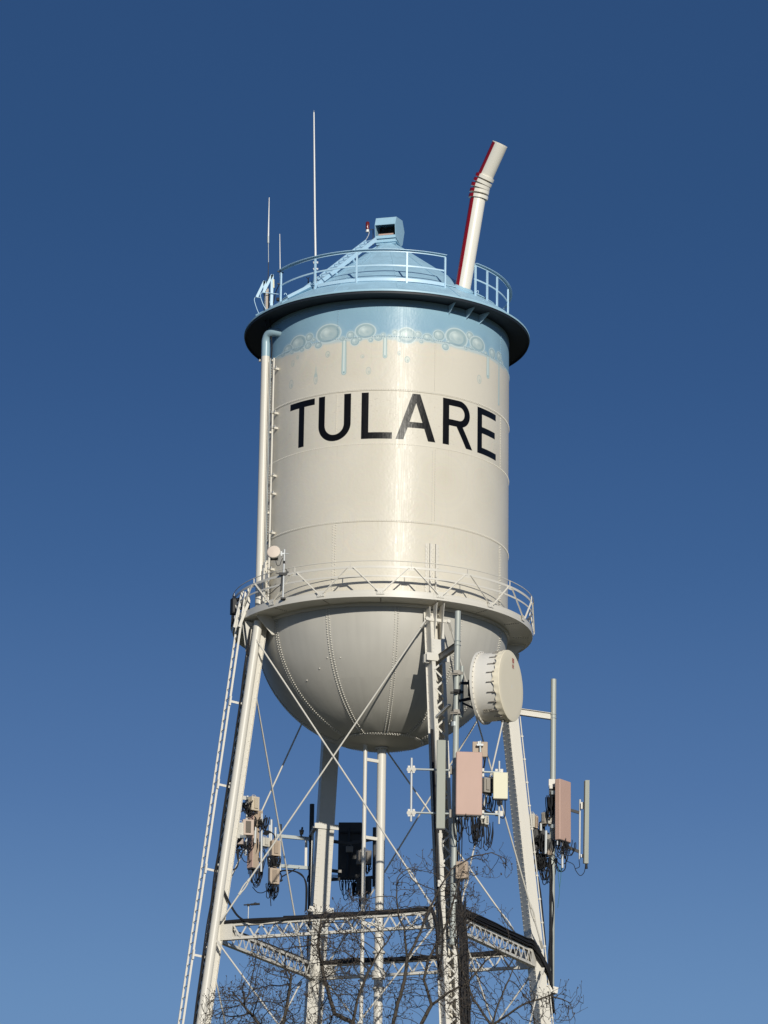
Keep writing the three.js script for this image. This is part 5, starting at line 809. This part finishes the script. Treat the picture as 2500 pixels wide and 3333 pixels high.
// ---- bird
{
  const l = zoom(740, 2580, 5.822), c = l(1405, 845, -5.32), b = thing('bird', 'small bird with a brown breast and dark head perched on the upper arm', 'bird', c.clone());
  const cap = (p, a, bb, ra, rb) => { const ab = bb.clone().sub(a), t = Math.max(0, Math.min(1, p.clone().sub(a).dot(ab) / ab.lengthSq())); return p.distanceTo(a.clone().addScaledVector(ab, t)) - (ra + (rb - ra) * t); };
  const sm = (a, d, k) => { const h = Math.max(k - Math.abs(a - d), 0) / k; return Math.min(a, d) - h * h * k * .25; };
  const N = 44, mc = new MarchingCubes(N, new THREE.MeshBasicMaterial(), false, false, 40000); mc.isolation = 0;
  const S = .24;
  for (let z = 0; z < N; z++) for (let y = 0; y < N; y++) for (let x = 0; x < N; x++) {
    const p = V(x / N * 2 - 1, y / N * 2 - 1, z / N * 2 - 1).multiplyScalar(S);
    let d = cap(p, V(0, .02, .01), V(.004, .09, .0), .058, .050); d = sm(d, cap(p, V(.02, .175, .008), V(.022, .18, .012), .034, .034), .04); d = sm(d, cap(p, V(.02, .172, .035), V(.02, .166, .06), .010, .003), .01);
    d = sm(d, cap(p, V(-.01, -.03, -.03), V(-.025, -.15, -.06), .026, .018), .03); d = sm(d, cap(p, V(-.056, .10, -.005), V(-.045, -.03, -.04), .022, .012), .015); d = sm(d, cap(p, V(.058, .10, -.005), V(.045, -.03, -.04), .022, .012), .015);
    mc.field[x + y * N + z * N * N] = -d;
  }
  mc.update();
  const n = mc.count, g = new THREE.BufferGeometry(), pos = new Float32Array(mc.positionArray.slice(0, n * 3)), colr = new Float32Array(n * 3), cc = V();
  for (let i = 0; i < n; i++) { cc.fromArray(pos, i * 3).multiplyScalar(S); const breast = cc.z > .0 && cc.y < .14 && Math.abs(cc.x) < .05, s = nA(cc.x * 260 + 9, cc.y * 260 + 9); const k = breast ? [.34 - .14 * s, .27 - .12 * s, .20 - .10 * s] : [.035, .032, .03]; colr.set(k, i * 3); cc.toArray(pos, i * 3); }
  g.setAttribute('position', new THREE.BufferAttribute(pos, 3)); g.setAttribute('color', new THREE.BufferAttribute(colr, 3)); g.computeVertexNormals();
  const m = new THREE.Mesh(g, new THREE.MeshStandardMaterial({ vertexColors: true, roughness: .8 })); m.name = 'body'; m.position.set(0, .13, .0); m.castShadow = true; b.add(m);
  for (const x of [-.02, .02]) { const f = new THREE.Mesh(merge([rod(V(x, .085, 0), V(x, .03, .01), .006, 6), ...[-1, 0, 1].map((k) => rod(V(x, .032, .008), V(x + k * .014, .024, .035), .004, 5))]), std(col(.10, .08, .05), {})); f.name = 'foot'; b.add(f); }
}

// ================================================================ BARE TREE
{
  const f = rng(4242), ZT = 49, tree = thing('bare_tree', 'bare winter tree with fine brown twigs reaching up in front of the tower legs', 'tree', V(.4, 0, ZT));
  const pts = [];
  const blob = (n, x, y, rx, ry, z0 = ZT - 1.3, z1 = ZT + 1.3) => { for (let i = 0; i < n; i++) { const a = f() * 2 * Math.PI, r = Math.sqrt(f()); pts.push(at(x + rx * r * Math.cos(a), y + ry * r * Math.sin(a), z0 + (z1 - z0) * f())); } };
  blob(740, 960, 3200, 175, 185); blob(330, 1080, 3060, 110, 110); blob(500, 800, 3320, 145, 125); blob(480, 1170, 3300, 160, 160); blob(120, 1160, 2990, 75, 80);
  blob(210, 1330, 3080, 110, 220); blob(100, 1345, 2900, 90, 140); blob(470, 1490, 3160, 80, 190); blob(170, 1500, 2930, 60, 110); blob(150, 1620, 3270, 190, 100); blob(40, 1590, 3060, 90, 120); blob(26, 1590, 2820, 80, 60); blob(50, 1780, 3300, 110, 80); blob(24, 1860, 3250, 60, 50); blob(700, 1250, 3500, 560, 130);
  // guide limbs that the photograph shows, then growth towards the scattered points
  const nodes = [], kids = [];
  const add = (p, par) => { nodes.push({ p, par, n: 0 }); if (par >= 0) nodes[par].n++; return nodes.length - 1; };
  const limb = (start, list) => { let i = start; for (const q of list) { const a = nodes[i].p, L = a.distanceTo(q), k = Math.max(1, Math.round(L / .10)); for (let s = 1; s <= k; s++) i = add(a.clone().lerp(q, s / k).add(V((f() - .5) * .012, (f() - .5) * .012, (f() - .5) * .012)), i); } return i; };
  const base = add(V(.4, 0, ZT), -1), fork = limb(base, [V(.36, 2, ZT), V(.44, 4.2, ZT + .1), at(1235, 3900, ZT)]);
  const A = limb(fork, [at(1250, 3600, ZT + .2), at(1268, 3390, ZT + .3), at(1292, 3280, ZT + .3), at(1318, 3190, ZT + .3), at(1325, 3118, ZT + .3)]);
  limb(A, [at(1318, 3060, ZT + .4), at(1317, 3020, ZT + .4), at(1300, 2990, ZT + .4), at(1290, 2925, ZT + .4), at(1292, 2860, ZT + .4)]); limb(A, [at(1352, 3070, ZT + .2), at(1378, 3010, ZT + .1), at(1400, 2955, ZT), at(1432, 2890, ZT), at(1470, 2830, ZT - .1), at(1535, 2790, ZT - .1), at(1600, 2775, ZT - .2), at(1660, 2800, ZT - .2)]);
  const B = limb(fork, [at(1310, 3700, ZT - .2), at(1335, 3500, ZT - .3), at(1368, 3340, ZT - .3), at(1405, 3270, ZT - .3)]); limb(B, [at(1460, 3230, ZT - .4), at(1520, 3200, ZT - .4), at(1580, 3130, ZT - .5), at(1650, 3080, ZT - .5)]); limb(B, [at(1380, 3190, ZT - .2), at(1395, 3120, ZT - .2), at(1440, 3040, ZT - .2), at(1470, 2960, ZT - .2), at(1500, 2850, ZT - .2)]);
  const C = limb(fork, [at(1170, 3700, ZT), at(1140, 3480, ZT + .1), at(1150, 3330, ZT + .2)]); limb(C, [at(1165, 3250, ZT + .2), at(1200, 3160, ZT + .3), at(1240, 3090, ZT + .3), at(1285, 3030, ZT + .3)]); limb(C, [at(1090, 3300, ZT), at(1060, 3200, ZT - .1), at(1035, 3080, ZT - .2), at(1045, 2990, ZT - .2)]);
  const D = limb(fork, [at(1080, 3750, ZT), at(980, 3540, ZT + .2), at(900, 3420, ZT + .3)]); limb(D, [at(850, 3340, ZT + .3), at(790, 3270, ZT + .3)]); limb(D, [at(930, 3300, ZT + .1), at(950, 3180, ZT)]);
  const E2 = limb(fork, [at(1420, 3700, ZT), at(1530, 3480, ZT), at(1600, 3340, ZT + .1)]); limb(E2, [at(1625, 3260, ZT + .1), at(1660, 3180, ZT + .1), at(1690, 3110, ZT)]); limb(E2, [at(1700, 3270, ZT + .2), at(1790, 3240, ZT + .2), at(1850, 3260, ZT + .2)]); limb(E2, [at(1540, 3250, ZT - .1), at(1500, 3150, ZT - .2), at(1475, 3040, ZT - .2)]);
  const STEP = .07, KILL = .085, INF = 1.2, near = new Int32Array(pts.length).fill(-1), nd = new Float32Array(pts.length).fill(1e9), dead = new Uint8Array(pts.length);
  let from = 0;
  for (let it = 0; it < 110; it++) {
    for (let k = 0; k < pts.length; k++) if (!dead[k]) for (let j = from; j < nodes.length; j++) { const d = pts[k].distanceTo(nodes[j].p); if (d < nd[k]) { nd[k] = d; near[k] = j; if (d < KILL) { dead[k] = 1; break; } } }
    from = nodes.length; const grow = new Map();
    for (let k = 0; k < pts.length; k++) if (!dead[k] && nd[k] < INF) { const v = pts[k].clone().sub(nodes[near[k]].p).normalize(); grow.has(near[k]) ? grow.get(near[k]).add(v) : grow.set(near[k], v); }
    if (!grow.size) break;
    for (const [j, v] of grow) { if (nodes[j].n > 3) continue; const q = nodes[j].p, old = nodes[j].par >= 0 ? q.clone().sub(nodes[nodes[j].par].p).normalize() : V(0, 1, 0); v.normalize().addScaledVector(old, .55).add(V((f() - .5) * .55, (f() - .3) * .5, (f() - .5) * .55)).normalize(); add(q.clone().addScaledVector(v, STEP), j); }
  }
  // short curling spurs at the ends
  const ends = nodes.map((x, i) => i).filter((i) => nodes[i].n === 0 && nodes[i].p.y > 8);
  for (const i of ends) for (let k = 0; k < 2; k++) { let j = i, d = V(f() - .5, f() - .2, f() - .5).normalize(); for (let s = 0; s < 3; s++) { d.add(V((f() - .5) * .7, (f() - .25) * .7, (f() - .5) * .7)).normalize(); j = add(nodes[j].p.clone().addScaledVector(d, .05), j); } }
  const rad = new Float32Array(nodes.length); for (let i = nodes.length - 1; i >= 0; i--) { if (!nodes[i].n) rad[i] = (.0027) ** 2.45; if (nodes[i].par >= 0) rad[nodes[i].par] += rad[i]; } for (let i = 0; i < nodes.length; i++) rad[i] = Math.min(.16, Math.pow(rad[i], 1 / 2.45));
  const child = nodes.map(() => []); nodes.forEach((x, i) => { if (x.par >= 0) child[x.par].push(i); });
  const strand = (list, seg) => { const pos = [], idx = [], uv = []; let pn = V(0, 0, 1); list.forEach((i, a) => { const p = nodes[i].p, q = nodes[list[Math.min(a + 1, list.length - 1)]].p, o = nodes[list[Math.max(a - 1, 0)]].p, d = q.clone().sub(o).normalize(); const x = pn.clone().sub(d.clone().multiplyScalar(pn.dot(d))).normalize(), y = d.clone().cross(x); pn = x; const r = a === 0 && nodes[i].par >= 0 && list.length > 1 ? Math.min(rad[i], rad[list[1]] * 1.25) : rad[i]; for (let k = 0; k < seg; k++) { const t = k / seg * 2 * Math.PI, v = p.clone().addScaledVector(x, r * Math.cos(t)).addScaledVector(y, r * Math.sin(t)); pos.push(v.x, v.y, v.z); uv.push(k / seg, a * .2); } if (a) for (let k = 0; k < seg; k++) { const b0 = (a - 1) * seg, b1 = a * seg, k2 = (k + 1) % seg; idx.push(b0 + k, b0 + k2, b1 + k, b0 + k2, b1 + k2, b1 + k); } }); const g = new THREE.BufferGeometry(); g.setIndex(idx); g.setAttribute('position', new THREE.Float32BufferAttribute(pos, 3)); g.setAttribute('uv', new THREE.Float32BufferAttribute(uv, 2)); g.computeVertexNormals(); return g; };
  const groups = { trunk: [], limb: [], twigs: [] }, stack = [[base, -1]];
  while (stack.length) { const [s, par] = stack.pop(), l = par >= 0 ? [par, s] : [s]; let i = s; while (child[i].length) { const c = child[i].slice().sort((a, b) => rad[b] - rad[a]); for (const o of c.slice(1)) stack.push([o, i]); i = c[0]; l.push(i); } if (l.length < 2) continue; const r = rad[l[1]]; (par < 0 ? groups.trunk : r > .016 ? groups.limb : groups.twigs).push(strand(l, r > .016 ? 8 : r > .008 ? 5 : 4)); }
  const bark = std(col(.105, .09, .075), { roughness: .9, map: dataTex(128, (u, v) => { const s = fbm(nA, u, v, 8); return [.62 + .5 * (s - .4), .6 + .5 * (s - .4), .56 + .5 * (s - .4)]; }) }), twig = std(col(.075, .062, .05), { roughness: .85 });
  for (const g of groups.trunk) mesh('trunk', g, bark, tree); for (const g of groups.limb) mesh('limb', g, bark, tree); mesh('twigs', groups.twigs, twig, tree, 'stuff');
  const tips = nodes.filter((x, i) => x.n === 0 && x.p.y > 8), bud = new THREE.SphereGeometry(1, 5, 4), buds = new THREE.InstancedMesh(bud, std(col(.06, .042, .034), { roughness: .9 }), tips.length), M4 = new THREE.Matrix4();
  tips.forEach((x, i) => { const s = .005 + .010 * f() * f(); M4.makeRotationFromEuler(new THREE.Euler(f() * 3, f() * 3, f() * 3)).scale(V(s, s * 1.9, s)).setPosition(x.p.x - .4, x.p.y, x.p.z - ZT); buds.setMatrixAt(i, M4); }); buds.name = 'buds'; buds.userData.kind = 'stuff'; buds.castShadow = true; tree.add(buds);
  console.log('tree nodes', nodes.length, 'tips', tips.length, 'limbs', groups.limb.length);
}

renderer.render(scene, camera);
